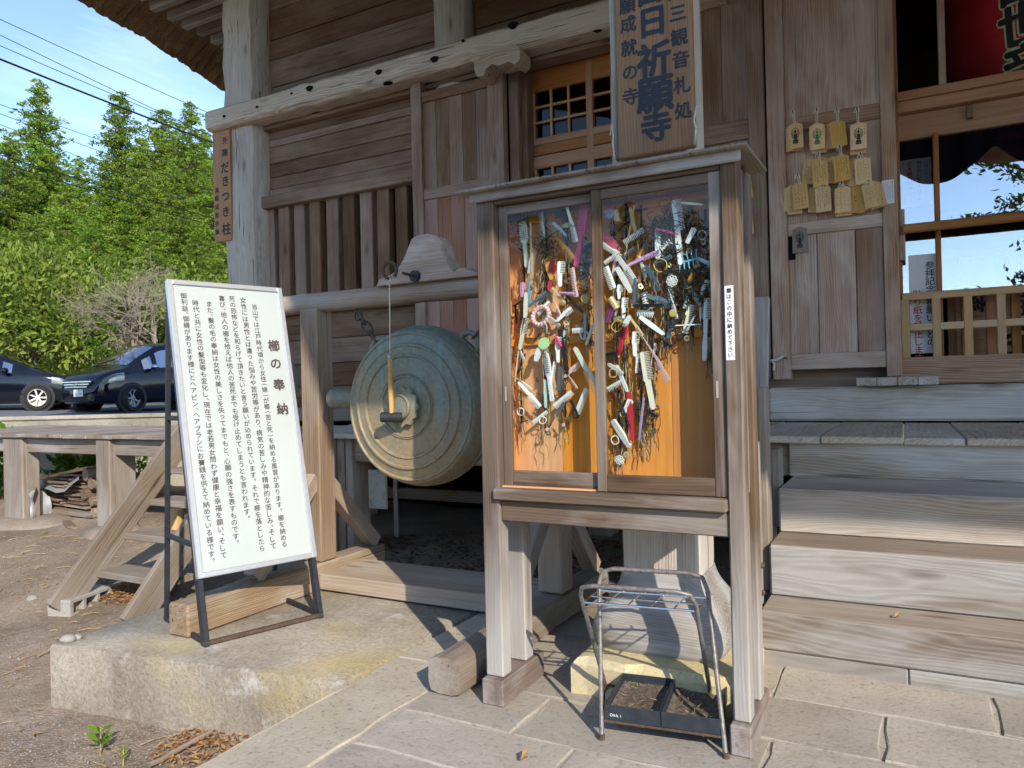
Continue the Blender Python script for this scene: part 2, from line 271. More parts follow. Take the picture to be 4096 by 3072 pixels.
class MB:
    def __init__(s): s.v = []; s.f = []
    def add(s, vs, fs, M=None):
        b = len(s.v); s.v += [tuple(M @ Vector(p)) for p in vs] if M is not None else [tuple(p) for p in vs]
        s.f += [tuple(i+b for i in f) for f in fs]; return s
    def box(s, sx, sy, sz, M=None, bev=0.0, taper=(1, 1)):
        a, b, c = sx/2, sy/2, sz/2
        if bev <= 0:
            vs = [(x*a, y*b, z*c) for z in (-1, 1) for y in (-1, 1) for x in (-1, 1)]
            return s.add(vs, [(0, 2, 3, 1), (4, 5, 7, 6), (0, 1, 5, 4), (2, 6, 7, 3), (0, 4, 6, 2), (1, 3, 7, 5)], M)
        e = min(bev, a*.9, b*.9, c*.9); vs = []; ix = {}
        for x in (-1, 1):
            for y in (-1, 1):
                for z in (-1, 1):
                    for k in range(3):
                        p = [x*a, y*b, z*c]
                        for j in range(3):
                            if j != k: p[j] -= (x, y, z)[j]*e
                        ix[x, y, z, k] = len(vs); vs.append(p)
        fs = []
        for k in range(3):
            i, j = (k+1) % 3, (k+2) % 3
            for sg in (-1, 1):
                q = []
                for (u, w) in ((-1, -1), (1, -1), (1, 1), (-1, 1)):
                    t = [0]*3; t[k] = sg; t[i] = u; t[j] = w; q.append(ix[(*t, k)])
                fs.append(tuple(q if sg > 0 else q[::-1]))
            for u in (-1, 1):
                for w in (-1, 1):
                    t0 = [0]*3; t1 = [0]*3; t0[i] = t1[i] = u; t0[j] = t1[j] = w; t0[k] = -1; t1[k] = 1
                    q = [ix[(*t0, i)], ix[(*t1, i)], ix[(*t1, j)], ix[(*t0, j)]]
                    fs.append(tuple(q if u*w < 0 else q[::-1]))
        for x in (-1, 1):
            for y in (-1, 1):
                for z in (-1, 1):
                    q = [ix[x, y, z, 0], ix[x, y, z, 1], ix[x, y, z, 2]]; fs.append(tuple(q if x*y*z > 0 else q[::-1]))
        return s.add(vs, fs, M)
    def prism(s, poly, th, M=None):
        n = len(poly); vs = [(x, -th/2, z) for x, z in poly]+[(x, th/2, z) for x, z in poly]
        fs = [tuple(range(n)), tuple(range(2*n-1, n-1, -1))]+[(i+n, (i+1) % n+n, (i+1) % n, i) for i in range(n)]
        return s.add(vs, fs, M)
    def tube(s, pts, r, n=8, caps=True, close=False):
        pts = [Vector(p) for p in pts]; m = len(pts); b = len(s.v); rs = r if isinstance(r, (list, tuple)) else [r]*m
        nv = None
        for i, p in enumerate(pts):
            a = pts[i-1] if (i or close) else p; c = pts[(i+1) % m] if (i < m-1 or close) else p
            d = (c-a); d = d.normalized() if d.length > 1e-9 else Vector((0, 0, 1))
            if nv is None: nv = d.orthogonal().normalized()
            else:
                nv = nv-d*nv.dot(d); nv = nv.normalized() if nv.length > 1e-6 else d.orthogonal().normalized()
            bn = d.cross(nv)
            for k in range(n):
                t = 2*math.pi*k/n; s.v.append(tuple(p+(nv*math.cos(t)+bn*math.sin(t))*rs[i]))
        for i in range(m if close else m-1):
            j = (i+1) % m
            for k in range(n): s.f.append((b+i*n+k, b+i*n+(k+1) % n, b+j*n+(k+1) % n, b+j*n+k))
        if caps and not close: s.f.append(tuple(b+k for k in range(n))[::-1]); s.f.append(tuple(b+(m-1)*n+k for k in range(n)))
        return s
    def lathe(s, prof, n=32, M=None, closed=False):
        # profile of (radius, along axis); axis = local Z
        vs = []; fs = []; m = len(prof)
        for (r, z) in prof:
            for k in range(n): t = 2*math.pi*k/n; vs.append((r*math.cos(t), r*math.sin(t), z))
        for i in range(m-1):
            for k in range(n): fs.append((i*n+k, i*n+(k+1) % n, (i+1)*n+(k+1) % n, (i+1)*n+k))
        if not closed: fs.append(tuple(range(n))[::-1]); fs.append(tuple((m-1)*n+k for k in range(n)))
        return s.add(vs, fs, M)
    def mesh(s, name, smooth=False, angle=None):
        me = bpy.data.meshes.new(name); me.from_pydata(s.v, [], s.f); me.update()
        if smooth: me.polygons.foreach_set('use_smooth', [True]*len(me.polygons))
        if angle is not None: me.set_sharp_from_angle(angle=R(angle))
        return me
    def obj(s, name, mat, parent=None, M=None, smooth=False, angle=None, centre=False):
        if centre:
            c = np.mean(np.array(s.v), axis=0); s.v = [(x-c[0], y-c[1], z-c[2]) for x, y, z in s.v]; M = (M or I()) @ T(*c)
        return link(name, s.mesh(name, smooth, angle), mat, parent, M)
def board(name, p0, p1, wd_, th, mat, parent=None, up=(0, 0, 1), bev=.004, jit=0., seg=0):
    # a timber from p0 to p1 (centre line): wd_ along up, th across, grain along its length
    p0 = Vector(p0); p1 = Vector(p1); d = p1-p0; M = frame((p0+p1)/2, d, up)
    mb = MB().box(d.length, th, wd_, None, bev)
    if jit:
        rr = random.Random(hash(name) % 999+int(p0.x*100)); mb.v = [(x, y+rr.uniform(-jit, jit), z+rr.uniform(-jit, jit)) for x, y, z in mb.v]
    return mb.obj(name, mat, parent, M)
def xbox(name, x0, x1, y0, y1, z0, z1, mat, parent=None, axis='x', bev=.004):
    # axis-aligned timber with the grain along the given axis
    c = Vector(((x0+x1)/2, (y0+y1)/2, (z0+z1)/2)); s = (x1-x0, y1-y0, z1-z0)
    if axis == 'x': M = frame(c, (1, 0, 0), (0, 0, 1)); q = (s[0], s[1], s[2])
    elif axis == 'z': M = frame(c, (0, 0, 1), (1, 0, 0)); q = (s[2], s[1], s[0])
    else: M = frame(c, (0, 1, 0), (0, 0, 1)); q = (s[1], s[0], s[2])
    return MB().box(*q, None, bev).obj(name, mat, parent, M)
def disp_log(name, p0, p1, rw, rh, mat, parent=None, n=14, seg=14, rough=.01, sq=2.6, seed=1, up=(0, 0, 1)):
    # a rounded, uneven log or hewn beam
    p0 = Vector(p0); p1 = Vector(p1); d = p1-p0; L_ = d.length; M = frame((p0+p1)/2, d, up); rr = random.Random(seed); vs = []; fs = []
    for i in range(seg+1):
        x = -L_/2+L_*i/seg; oy = rr.uniform(-rough, rough); oz = rr.uniform(-rough, rough)
        for k in range(n):
            t = 2*math.pi*k/n+.001; c, s_ = math.cos(t), math.sin(t); q = (abs(c)**sq+abs(s_)**sq)**(-1/sq)*(1+rr.uniform(-rough, rough)*1.5)
            vs.append((x, c*q*rw+oy, s_*q*rh+oz))
    for i in range(seg):
        for k in range(n): fs.append((i*n+k, i*n+(k+1) % n, (i+1)*n+(k+1) % n, (i+1)*n+k))
    fs.append(tuple(range(n))[::-1]); fs.append(tuple(seg*n+k for k in range(n)))
    return MB().add(vs, fs).obj(name, mat, parent, M, True, 40)
# ------------------------------------------------------------------ lettering
_GL = {}
def glyph(ch, bold=0.):
    key = (ch, bold)
    if key not in _GL:
        cu = bpy.data.curves.new('g', 'FONT'); cu.body = ch; cu.size = 1; cu.resolution_u = 2; cu.fill_mode = 'FRONT'; cu.offset = bold
        o = bpy.data.objects.new('g', cu); me = o.to_mesh()
        v = [(p.co.x, p.co.y) for p in me.vertices]; f = [tuple(p.vertices) for p in me.polygons]; o.to_mesh_clear(); bpy.data.objects.remove(o); bpy.data.curves.remove(cu)
        _GL[key] = (v, f)
    return _GL[key]
def glyph_to(mb, ch, cx, cz, size, bold=0., rot=0., y=0., sx=1., sz=1.):
    if bold > .005:      # heavier strokes: the thin glyph laid down several times, slightly shifted
        for i, (a, b) in enumerate(((0, 0), (1, 0), (-1, 0), (0, 1), (0, -1), (.7, .7), (-.7, -.7), (.7, -.7), (-.7, .7))[:5 if bold < .02 else 9]): glyph_to(mb, ch, cx+a*bold*size, cz+b*bold*size, size, 0., rot, y-.00006*i, sx, sz)
        return
    v, f = glyph(ch, 0.)
    if not v: return
    small = ch in '、。'
    if small: ox, oz = (.25, .12); dx, dz = size*.28, size*.30
    else:
        xs = [p[0] for p in v]; zs = [p[1] for p in v]
        ox, oz = (min(xs)+max(xs))/2, (min(zs)+max(zs))/2; dx = dz = 0
    if rot: c, s = math.cos(rot), math.sin(rot)
    else: c, s = 1., 0.
    vs = [(cx+dx+((px-ox)*c-(pz-oz)*s)*size*sx, y, cz+dz+((px-ox)*s+(pz-oz)*c)*size*sz) for px, pz in v]
    mb.add(vs, f)
def column(mb, text, cx, z0, pitch, size, bold=0., y=0., slant=0.):
    z = z0
    for ch in text:
        if ch == ' ': z -= pitch; continue
        if ch in '（）()': glyph_to(mb, ch, cx, z+pitch*.1, size*.95, bold, -math.pi/2, y); z -= pitch*.72; cx += 0; continue
        if ch in 'ー～': glyph_to(mb, ch, cx, z, size, bold, -math.pi/2, y); z -= pitch; continue
        glyph_to(mb, ch, cx, z, size, bold, 0, y); z -= pitch*(.62 if ch == '、' else 1)
def scribble(mb, x0, x1, z0, z1, cols, rr, w=.0012, y=0.):
    # columns of short unreadable pen strokes
    for i in range(cols):
        cx = x1-(x1-x0)*(i+.5)/cols; z = z0-rr.uniform(0, .25)*(z0-z1)*(i % 2); end = z1+rr.uniform(0, .35)*(z0-z1); st = (x1-x0)/cols*.7
        while z > end:
            h = st*rr.uniform(.6, 1.1)
            for q in range(3):
                ax = cx+rr.uniform(-.42, .42)*st; az = z-rr.uniform(0, h); a = rr.choice((0, .1, 1.5, 1.2, 2.2))+rr.uniform(-.25, .25); l = st*rr.uniform(.25, .5)
                dx, dz = math.cos(a)*l, math.sin(a)*l; nx, nz = -math.sin(a)*w/2, math.cos(a)*w/2
                mb.add([(ax-dx/2-nx, y, az-dz/2-nz), (ax+dx/2-nx, y, az+dz/2-nz), (ax+dx/2+nx, y, az+dz/2+nz), (ax-dx/2+nx, y, az-dz/2+nz)], [(0, 1, 2, 3)])
            z -= h*1.25
# ================================================================== ground, platform, paving, road, hill
def soil_z(x, y):
    return -.33+.096*min(max(y-2.4, 0), 2.9)
def build_ground():
    xs = np.concatenate([[-1500, -600, -200, -80, -40, -25], np.arange(-16, 7.01, .13), [9, 14, 25, 60, 200, 600, 1500]])
    ys = np.concatenate([[-1500, -500, -150, -50, -20, -9], np.arange(-4, 10.01, .13), [12, 16, 25, 50, 120, 400, 1500]])
    X, Y = np.meshgrid(xs, ys); rr = np.random.RandomState(3)
    Z = -.33+.096*np.clip(Y-2.4, 0, 2.9)
    N = rr.uniform(-1, 1, Z.shape); N = (N+np.roll(N, 1, 0)+np.roll(N, 1, 1)+np.roll(N, -1, 0))/4
    Z = Z+N*.012+.012*np.sin(X*2.1+1)*np.cos(Y*1.7)
    far = np.maximum(np.maximum(np.abs(X)-60, np.abs(Y)-60), 0); Z = Z-np.clip(far*.002, 0, .4)
    v = np.stack([X, Y, Z], -1).reshape(-1, 3); nx = len(xs); ny = len(ys)
    i = (np.arange(ny-1)[:, None]*nx+np.arange(nx-1)[None]).reshape(-1); f = np.stack([i, i+1, i+nx+1, i+nx], 1)
    me = bpy.data.meshes.new('ground'); me.from_pydata(v.tolist(), [], f.tolist()); me.polygons.foreach_set('use_smooth', [True]*len(f))
    tag(link('ground', me, 'soil'), kind='structure', label='bare brown earth with pebbles beside the platform')
build_ground()
def slab(name, poly, z0, z1, mat, bev=.015, jit=.0, parent=None, sub=.3, seed=1, M=None, smooth=False):
    # an upright slab of any outline; the outline is cut up so that its edge can be uneven
    rr = random.Random(seed); pts = []
    for i in range(len(poly)):
        a = Vector(poly[i]); b = Vector(poly[(i+1) % len(poly)]); n = max(1, int((b-a).length/sub))
        for k in range(n):
            p = a.lerp(b, k/n); j = jit*(1 if k else .4); pts.append((p.x+rr.uniform(-j, j), p.y+rr.uniform(-j, j)))
    n = len(pts); c = Vector((sum(p[0] for p in pts)/n, sum(p[1] for p in pts)/n)); vs = []; fs = []
    for z, ins in ((z0, 0), (z1-bev, 0), (z1, bev)):
        for i, p in enumerate(pts):
            a = Vector(pts[i-1]); b = Vector(pts[(i+1) % n]); d = (b-a).normalized(); nn = Vector((-d.y, d.x))
            vs.append((p[0]+nn.x*ins*rr.uniform(.6, 1.5), p[1]+nn.y*ins*rr.uniform(.6, 1.5), z+(rr.uniform(-jit, jit)*.3 if z > z0 else 0)))
    for r_ in range(2):
        for i in range(n): fs.append((r_*n+i, r_*n+(i+1) % n, (r_+1)*n+(i+1) % n, (r_+1)*n+i))
    fs.append(tuple(2*n+i for i in range(n)))
    o = MB().add(vs, fs).obj(name, mat, parent, M, smooth, 50 if smooth else None, centre=True); return o
plat = slab('concrete_platform', [(-4.02, 2.30), (-2.245, 2.55), (-2.245, 4.55), (-4.35, 4.55), (-4.1, 3.3)], -.5, .006, 'concrete', .014, .006, sub=.05, seed=4, smooth=True)
tag(plat, 'low stained concrete platform under the signboard and gong stand', kind='structure')
pav = slab('pavement', [(-2.235, -6), (6, -6), (6, 3.9), (-1.6, 3.9), (-2.235, 3.9)], -.5, -.006, 'mortar', .01, .006, sub=.4, seed=2)
tag(pav, 'stone paved walk with sandy joints before the steps', kind='structure')
def stone(x0, x1, y0, y1, mat='paving', seed=0, g=.007, z=.0015):
    slab('paving_stone', [(x0+g, y0+g), (x1-g, y0+g), (x1-g, y1-g), (x0+g, y1-g)], -.06, z+random.Random(seed).uniform(-.002, .002), mat, .004, .009, pav, .11, seed)
_s = 10
for a, b in ((-3.0, -1.2), (-1.2, .3), (.3, 1.72), (1.72, 2.93), (2.93, 3.80)):
    stone(-2.232, -1.862, a, b, 'paving_edge', _s, .006); _s += 1
for (y0, y1), xs in (((-2.2, -1.5), (-1.85, -.6, .5, 1.8, 3.2)), ((-1.5, -.6), (-1.85, -1.0, .2, 1.4, 2.6)), ((-.6, .2), (-1.85, -.7, .6, 2.1, 3.0)), ((.2, 1.0), (-1.85, -1.1, -.1, 1.2, 2.2, 3.4)), ((1.0, 1.62), (-1.85, -.8, .4, 1.5, 2.7)), ((1.62, 2.14), (-1.85, -1.2, -.35, .7, 1.9, 3.1)),
                     ((2.14, 2.45), (-1.85, -1.08, -.2, .9, 2.0, 3.2)), ((2.45, 2.81), (-1.85, -1.34, -.46, .42, 1.3, 2.4)), ((2.81, 3.2), (-1.85, -.97, -.1, .75, 1.6, 2.6)), ((3.2, 3.58), (-1.85, -1.2, -.52, .28, 1.1, 2.2))):
    for a, b in zip(xs, xs[1:]): stone(a, b, y0, y1, 'paving', _s); _s += 1
# --- road above the retaining wall
def road_z(p): return .93-.037*(p.x+15.9)*(1 if p.x < -15.9 else .0)
vs = []; fs = []; FS = [11.6, 14, 16, 18, 20, 23, 27]; LS = [-45, -30, -22, -17, -14, -11, -8, -4, 4]
for f in FS:
    for l in LS:
        p = CF(f, l); vs.append((p.x, p.y, road_z(p)))
for i in range(len(FS)-1):
    for j in range(len(LS)-1): a = i*len(LS)+j; fs.append((a, a+1, a+len(LS)+1, a+len(LS)))
tag(MB().add(vs, fs).obj('road', 'asphalt'), 'pale asphalt road with two parked cars above the wall', kind='structure')
wl = thing('retaining_wall', 'pale concrete retaining wall holding up the road behind the wooden deck', 'wall', CF(11.4, -7))
a, b = CF(11.4, -22), CF(11.4, 3)
board('wall_face', a+Vector((0, 0, .29)), b+Vector((0, 0, .29)), 1.44, .3, 'wall_conc', wl, bev=.02)
board('coping', a+Vector((0, 0, 1.02)), b+Vector((0, 0, 1.02)), .06, .36, 'wall_conc', wl, bev=.012)
# --- hillside
def hill_z(f, l): return 1.0+max(f-27, 0)*.30+1.2*math.sin(l*.13)*min(1, max(f-27, 0)/15)
vs = []; fs = []; FS = [26, 28, 31, 35, 40, 46, 53, 60, 70, 90, 140, 300]; LS = list(range(-120, 61, 9))
for f in FS:
    for l in LS:
        p = CF(f, l*(1 if f < 100 else 3)); vs.append((p.x, p.y, hill_z(min(f, 75), l)-(.6 if f < 27 else 0)))
for i in range(len(FS)-1):
    for j in range(len(LS)-1): a = i*len(LS)+j; fs.append((a, a+1, a+len(LS)+1, a+len(LS)))
tag(MB().add(vs, fs).obj('hillside', 'hill_ground', smooth=True), 'green wooded slope rising behind the road', kind='structure')
# ================================================================== temple hall
def mx(x, y, Y): return pY(x, y, Y).x
def mz(x, y, Y): return pY(x, y, Y).z
hall = thing('temple_hall', 'weathered dark timber temple hall with thatched eaves, slatted window and folded doors', 'building', (-3, 6.56, .9))
# corner post and inner post
xa, xb = mx(475, 300, 6.28), mx(551, 300, 6.28)
cpost = disp_log('corner_post', ((xa+xb)/2, 6.28+.29, -.1), ((xa+xb)/2, 6.28+.29, 6.9), .29, (xb-xa)/2, 'wood_post', hall, 18, 26, .016, 5, 5, up=(1, 0, 0))
XPL, XPR = xa, xb
xa, xb = mx(921, 60, 6.38), mx(1002, 60, 6.38)
disp_log('wall_post', ((xa+xb)/2, 6.66, 1.0), ((xa+xb)/2, 6.66, 6.9), .26, (xb-xa)/2, 'wood_post', hall, 16, 20, .010, 3, 6, up=(1, 0, 0))
XW2 = xa
# head beam
nz1, nz0 = (mz(441, 237, 6.16)+mz(920, 105, 6.16))/2, (mz(447, 283, 6.16)+mz(920, 155, 6.16))/2
nx0 = mx(444, 260, 6.16)
nb = disp_log('head_beam', (nx0, 6.30, (nz0+nz1)/2), (-1.25, 6.30, (nz0+nz1)/2), .14, (nz1-nz0)/2, 'wood_grey', hall, 20, 40, .009, 9, 3)
for (x, y, r) in ((668, 191, .030), (831, 127, .034), (818, 156, .028), (945, 94, .030), (938, 128, .030), (1108, 55, .034), (484, 251, .015), (555, 231, .012), (703, 165, .010), (630, 202, .012), (1240, 10, .03), (1000, 88, .012)):
    p = pY(x, y, 6.154)
    if nz0+.02 < p.z < nz1-.02:
        pl = [(r*1.5*math.cos(t)*(1+.2*math.sin(3*t)), r*math.sin(t)) for t in [i*math.pi/6 for i in range(12)]]
        MB().prism(pl, .012).obj('peg_shade_disc', 'shade_black', hall, T(p))  # dark disc painted in for the shade inside a peg hole
for (x, y, r) in ((675, 215, .02), (838, 180, .035), (1124, 100, .03), (1290, 66, .03)):
    p = pZ(x, y, nz0-.001)
    if 6.17 < p.y < 6.43: MB().prism([(r*1.6*math.cos(t), r*math.sin(t)) for t in [i*math.pi/6 for i in range(12)]], .012).obj('peg_shade_disc', 'shade_black', hall, T(p) @ Matrix.Rotation(R(90), 4, 'X'))
uz = (mz(513, 290, 6.40)+mz(886, 208, 6.40))/2
xbox('under_beam', XPR-.35, -1.3, 6.40, 6.6, uz, nz0-.004, 'wood_dark', hall, bev=.008)
# boards above the beam, between posts
zz = nz1-.05; hh = (.30, .33, .24, .36, .34, .4)
for i, h in enumerate(hh):
    xbox('siding_board', XPR-.1, XW2+.06, 6.54-.006*(i % 2), 6.60, zz+.004, zz+h-.004, 'wood_dark', hall, bev=.006)
    xbox('siding_board', XW2+.5, 3.2, 6.54-.006*(i % 2), 6.60, zz+.004, zz+h-.004, 'wood_dark', hall, bev=.006); zz += h
xbox('tie_beam', XPR-.1, 3.2, 6.40, 6.6, zz-.36, zz-.1, 'wood_dark', hall, bev=.01)
# boards between beam and slats
rz1, rz0 = (mz(545, 432, 6.38)+mz(885, 359, 6.38))/2, (mz(545, 456, 6.38)+mz(887, 390, 6.38))/2
s1, s2 = (mz(552, 325, 6.5)+mz(886, 252, 6.5))/2, (mz(554, 390, 6.5)+mz(886, 324, 6.5))/2
XD1 = mx(888, 300, 6.38)
mids = [uz, s1, s2, rz1-.02]
mids = [uz, uz-(uz-s1)*.52, s1, s1-(s1-s2)*.55, s2, s2-(s2-rz1)*.6, rz1-.02]
for i in range(len(mids)-1):
    xbox('siding_board', XPR-.1, XD1+.15, 6.50-.008*(i % 2)-.004*(i % 3), 6.58, mids[i+1]+.003, mids[i]-.003, 'wood_dark', hall, bev=.006)
xbox('window_rail', XPR-.16, XD1+.06, 6.38, 6.58, rz0, rz1, 'wood_brown', hall, bev=.012)
zs0 = (mz(620, 640, 6.46)+mz(830, 620, 6.46))/2-.1
for i, e in enumerate((335, 415, 515, 617, 722, 830, 942, 1055, 1170, 1290)):
    x0 = (800+.6027*e)/KV; x1 = (800+.6027*(e+(70 if i < 5 else 80)))/KV; y = (844-i*6)/KV
    a, b = mx(x0, y, 6.46), mx(x1, y, 6.46)
    MB().box(rz0-zs0+.02, .10, b-a, None, .008).obj('window_slat', 'wood_brown' if i % 3 else 'wood_dark', hall, frame(((a+b)/2, 6.51+.008*(i % 2), (rz0+zs0)/2), (0, .004*(i % 3-1), 1), (1, 0, 0)))
xbox('window_pane', XPR-.1, XD1+.3, 6.80, 6.806, zs0, rz0+.1, 'glass_window', hall, bev=0)
for x in (XPR+.45, XPR+1.05, XPR+1.65, XPR+2.2): xbox('window_bar', x, x+.05, 6.815, 6.85, zs0, rz0+.1, 'wood_muntin', hall, 'z')
xbox('window_sill', XPR-.16, XD1+.06, 6.38, 6.60, zs0-.12, zs0, 'wood_door', hall, bev=.012)
zz = zs0-.12
for i, h in enumerate((.30, .28, .27, .24)):
    xbox('siding_board', XPR-.1, -1.4, 6.50-.01*(i % 2), 6.58, zz-h+.003, zz-.003, 'wood_dark', hall, bev=.006); zz -= h
xbox('ground_beam', XPR-.2, -1.0, 6.40, 6.62, 1.14, zz-.004, 'wood_stair', hall, bev=.01)
xbox('ground_beam', XPR-.2, -1.0, 6.36, 6.62, .985, 1.136, 'wood_stair', hall, bev=.01)
# door leaves folded back against the wall
def leaf(x0, x1, zt, zb, Y, rails, stw, boards, names, mats=('wood_door', 'wood_door'), feet=.06):
    d = thing_part('door_leaf', hall, ((x0+x1)/2, Y, zb))
    xbox('stile', x0, x0+stw[0], Y-.05, Y+.05, zb-feet, zt, names, d, 'z', .006)
    xbox('stile', x1-stw[1], x1, Y-.05, Y+.05, zb-feet, zt, names, d, 'z', .006)
    for (a, b) in rails: xbox('rail', x0+stw[0], x1-stw[1], Y-.035, Y+.035, a, b, names, d, 'x', .005)
    return d
def thing_part(name, parent, loc):
    o = bpy.data.objects.new(name, None); COL.objects.link(o); o.empty_display_size = .05; place(o, T(loc), parent); return o
def planks(d, x0, x1, z0, z1, Y, n, mat, th=.03, gap=.003, name='panel_board'):
    w = (x1-x0)/n
    for i in range(n): xbox(name, x0+w*i+gap/2, x0+w*(i+1)-gap/2, Y-th/2+.003*(i % 2), Y+th/2, z0, z1, mat, d, 'z', .003)
Y = 6.36
x0, x1, x2, x3 = mx(888, 300, Y-.05), mx(910, 300, Y-.05), mx(1055, 300, Y-.05), mx(1083, 300, Y-.09)
zt = mz(895, 170, Y-.05); m1, m0 = mz(930, 408, Y), mz(930, 432, Y); tr = mz(990, 180, Y-.03), mz(990, 203, Y-.03)
d = leaf(x0, x3, zt, 1.45, Y, ((tr[1], tr[0]), (m0, m1), (1.45, 1.6)), (x1-x0, x3-x2), 5, 'wood_brown')
planks(d, x1, x2, m1, tr[1], Y, 5, 'wood_brown'); planks(d, x1, x2, 1.6, m0, Y, 5, 'wood_doorred')
xbox('door_jamb', x3+.01, x3+.11, 6.42, 6.75, 1.3, uz, 'wood_dark', hall, 'z')
xbox('door_jamb', x3+.11, x3+.17, 6.50, 6.75, 1.3, uz, 'wood_dark', hall, 'z')
XJ = x3+.17
# carved bracket under the head beam
c0 = pY(1026, 150, 6.10); wv = mx(1125, 120, 6.10)-c0.x
pl = [(0, -.03), (.03, -.11), (.10, -.12), (.13, -.06), (.2, -.03), (.26, -.06), (wv-.12, -.05), (wv-.05, -.09), (wv, -.05), (wv, .05), (wv-.04, .09), (.08, .09), (.05, .04), (0, .04)]
MB().prism(pl, .22).obj('carved_bracket', 'wood_grey', hall, T(c0.x, 6.19, nz0-.10))
# sliding lattice doors behind the opening
def C3(cx, cy): return ((1600+.6027*cx)/KV, .6027*cy/KV)
Y = 6.64; ld = thing_part('lattice_door', hall, (-2.6, Y, 1.3))
lx0 = mx(*C3(737, 800), Y); px0 = mx(*C3(777, 800), Y); lt = (mz(*C3(737, 600), Y)+mz(*C3(1100, 480), Y))/2
pt, pb = mz(*C3(780, 640), Y), mz(*C3(780, 945), Y)
cs = [mx(*C3(c, 750), Y) for c in (880, 999, 1121)]; cst = mx(*C3(1237, 750), Y), mx(*C3(1278, 750), Y)
wd2 = cst[0]-px0; step = cst[1]-lx0-(cst[1]-cst[0])
XR = -1.1; b1 = mz(*C3(780, 1045), Y); b2 = mz(*C3(785, 1145), Y)
for (a, b) in ((pt, uz+.02), (pb-(pb-b1)*.45, pb), (b1-.02, pb-(pb-b1)*.45-.004), (b2, b1-.03), (1.3, 1.6)):
    xbox('rail', lx0, XR, Y-(.0 if b > 4.4 else .005), Y+.04, a, b, 'wood_lattice', ld, bev=.004)
x = lx0
while x < XR:
    xbox('stile', x, x+px0-lx0, Y-.008, Y+.045, 1.3, uz, 'wood_lattice', ld, 'z', .004)
    for k in (1, 2, 3):
        q = x+(px0-lx0)+wd2*k/4
        if q < XR: xbox('muntin', q-.011, q+.011, Y+.004, Y+.03, pb, pt, 'wood_muntin', ld, 'z', .002); xbox('muntin', q-.011, q+.011, Y+.004, Y+.03, 1.6, b2, 'wood_muntin', ld, 'z', .002)
    x += step
for k in (1, 2): z = pb+(pt-pb)*k/3; xbox('muntin', lx0+.05, XR, Y+.002, Y+.027, z-.011, z+.011, 'wood_muntin', ld, bev=.002)
for z in (1.9, 2.2, 2.5, 2.8, 3.1): xbox('muntin', lx0+.05, XR, Y+.002, Y+.027, z-.011, z+.011, 'wood_muntin', ld, bev=.002)
xbox('pane', lx0+.02, XR, Y+.034, Y+.038, 1.4, uz-.03, 'glass_dim', ld, bev=0)
# middle leaf, mostly behind the name board
Y = 6.38
x1, x2 = mx(1617, 300, Y-.05), mx(1653, 300, Y-.05); x0 = x1-.75
rA = mz(1580, 276, Y-.03), mz(1580, 300, Y-.03); rB = mz(1625, 470, Y-.03), mz(1625, 492, Y-.03)
d = leaf(x0, x2, 5.2, 1.5, Y, ((rA[1]-.02, rA[0]+.05), (rB[1], rB[0]), (1.5, 1.65)), (.12, x2-x1), 3, 'wood_brown', feet=.16)
planks(d, x0+.12, x1, rA[0]+.05, 5.1, Y, 3, 'wood_brown'); planks(d, x0+.12, x1, rB[0], rA[1]-.02, Y, 3, 'wood_brown'); planks(d, x0+.12, x1, 1.65, rB[1], Y, 3, 'wood_brown')
XM1 = x2
# right leaf with the prayer plaques
Y = 6.36; RY = Y-.05
x0, x1, x2, x3 = mx(1660, 400, RY), mx(1698, 400, RY), mx(1905, 400, RY), mx(1938, 400, RY)
zr = [(mz(1800, a, Y-.035)) for a in (239, 272, 472, 500, 762, 796)]
d = leaf(x0, x3, 5.0, zr[5], Y, ((zr[1], zr[0]), (zr[3], zr[2]), (zr[5], zr[4])), (x1-x0, x3-x2), 3, 'wood_door', feet=.075); RLEAF = d; RX = (x0, x1, x2, x3)
planks(d, x1, x2, zr[0], 4.95, Y, 1, 'wood_door'); planks(d, x1, x2, zr[2], zr[1], Y, 3, 'wood_door', gap=.001)
xx = [x1+.095, mx(1826, 600, Y), mx(1884, 600, Y), x2]; xx0 = x1
for i, b in enumerate([mx(1767, 600, Y), mx(1850, 600, Y), x2]):
    xbox('panel_board', xx0+(.003 if i else 0), b-.003, Y-.018, Y+.015, zr[4], zr[3], 'wood_door', d, 'z', .004); xx0 = b
xbox('latch_shade_patch', x1+.002, x1+.055, Y-.024, Y-.019, zr[3]-.19, zr[3]-.004, 'shade_black', d, bev=0)  # flat dark patch stands for the shade inside the latch hole
# wall behind the folded leaves, and a near-black sheet painting the gap's shade
xbox('wall_panel', -1.9, -.03, 6.52, 6.58, 1.25, 5.3, 'wood_dark', hall, bev=0)
xbox('wall_panel', -1.0, -.03, 6.60, 6.64, .9, 1.5, 'shade_black', hall, bev=0)
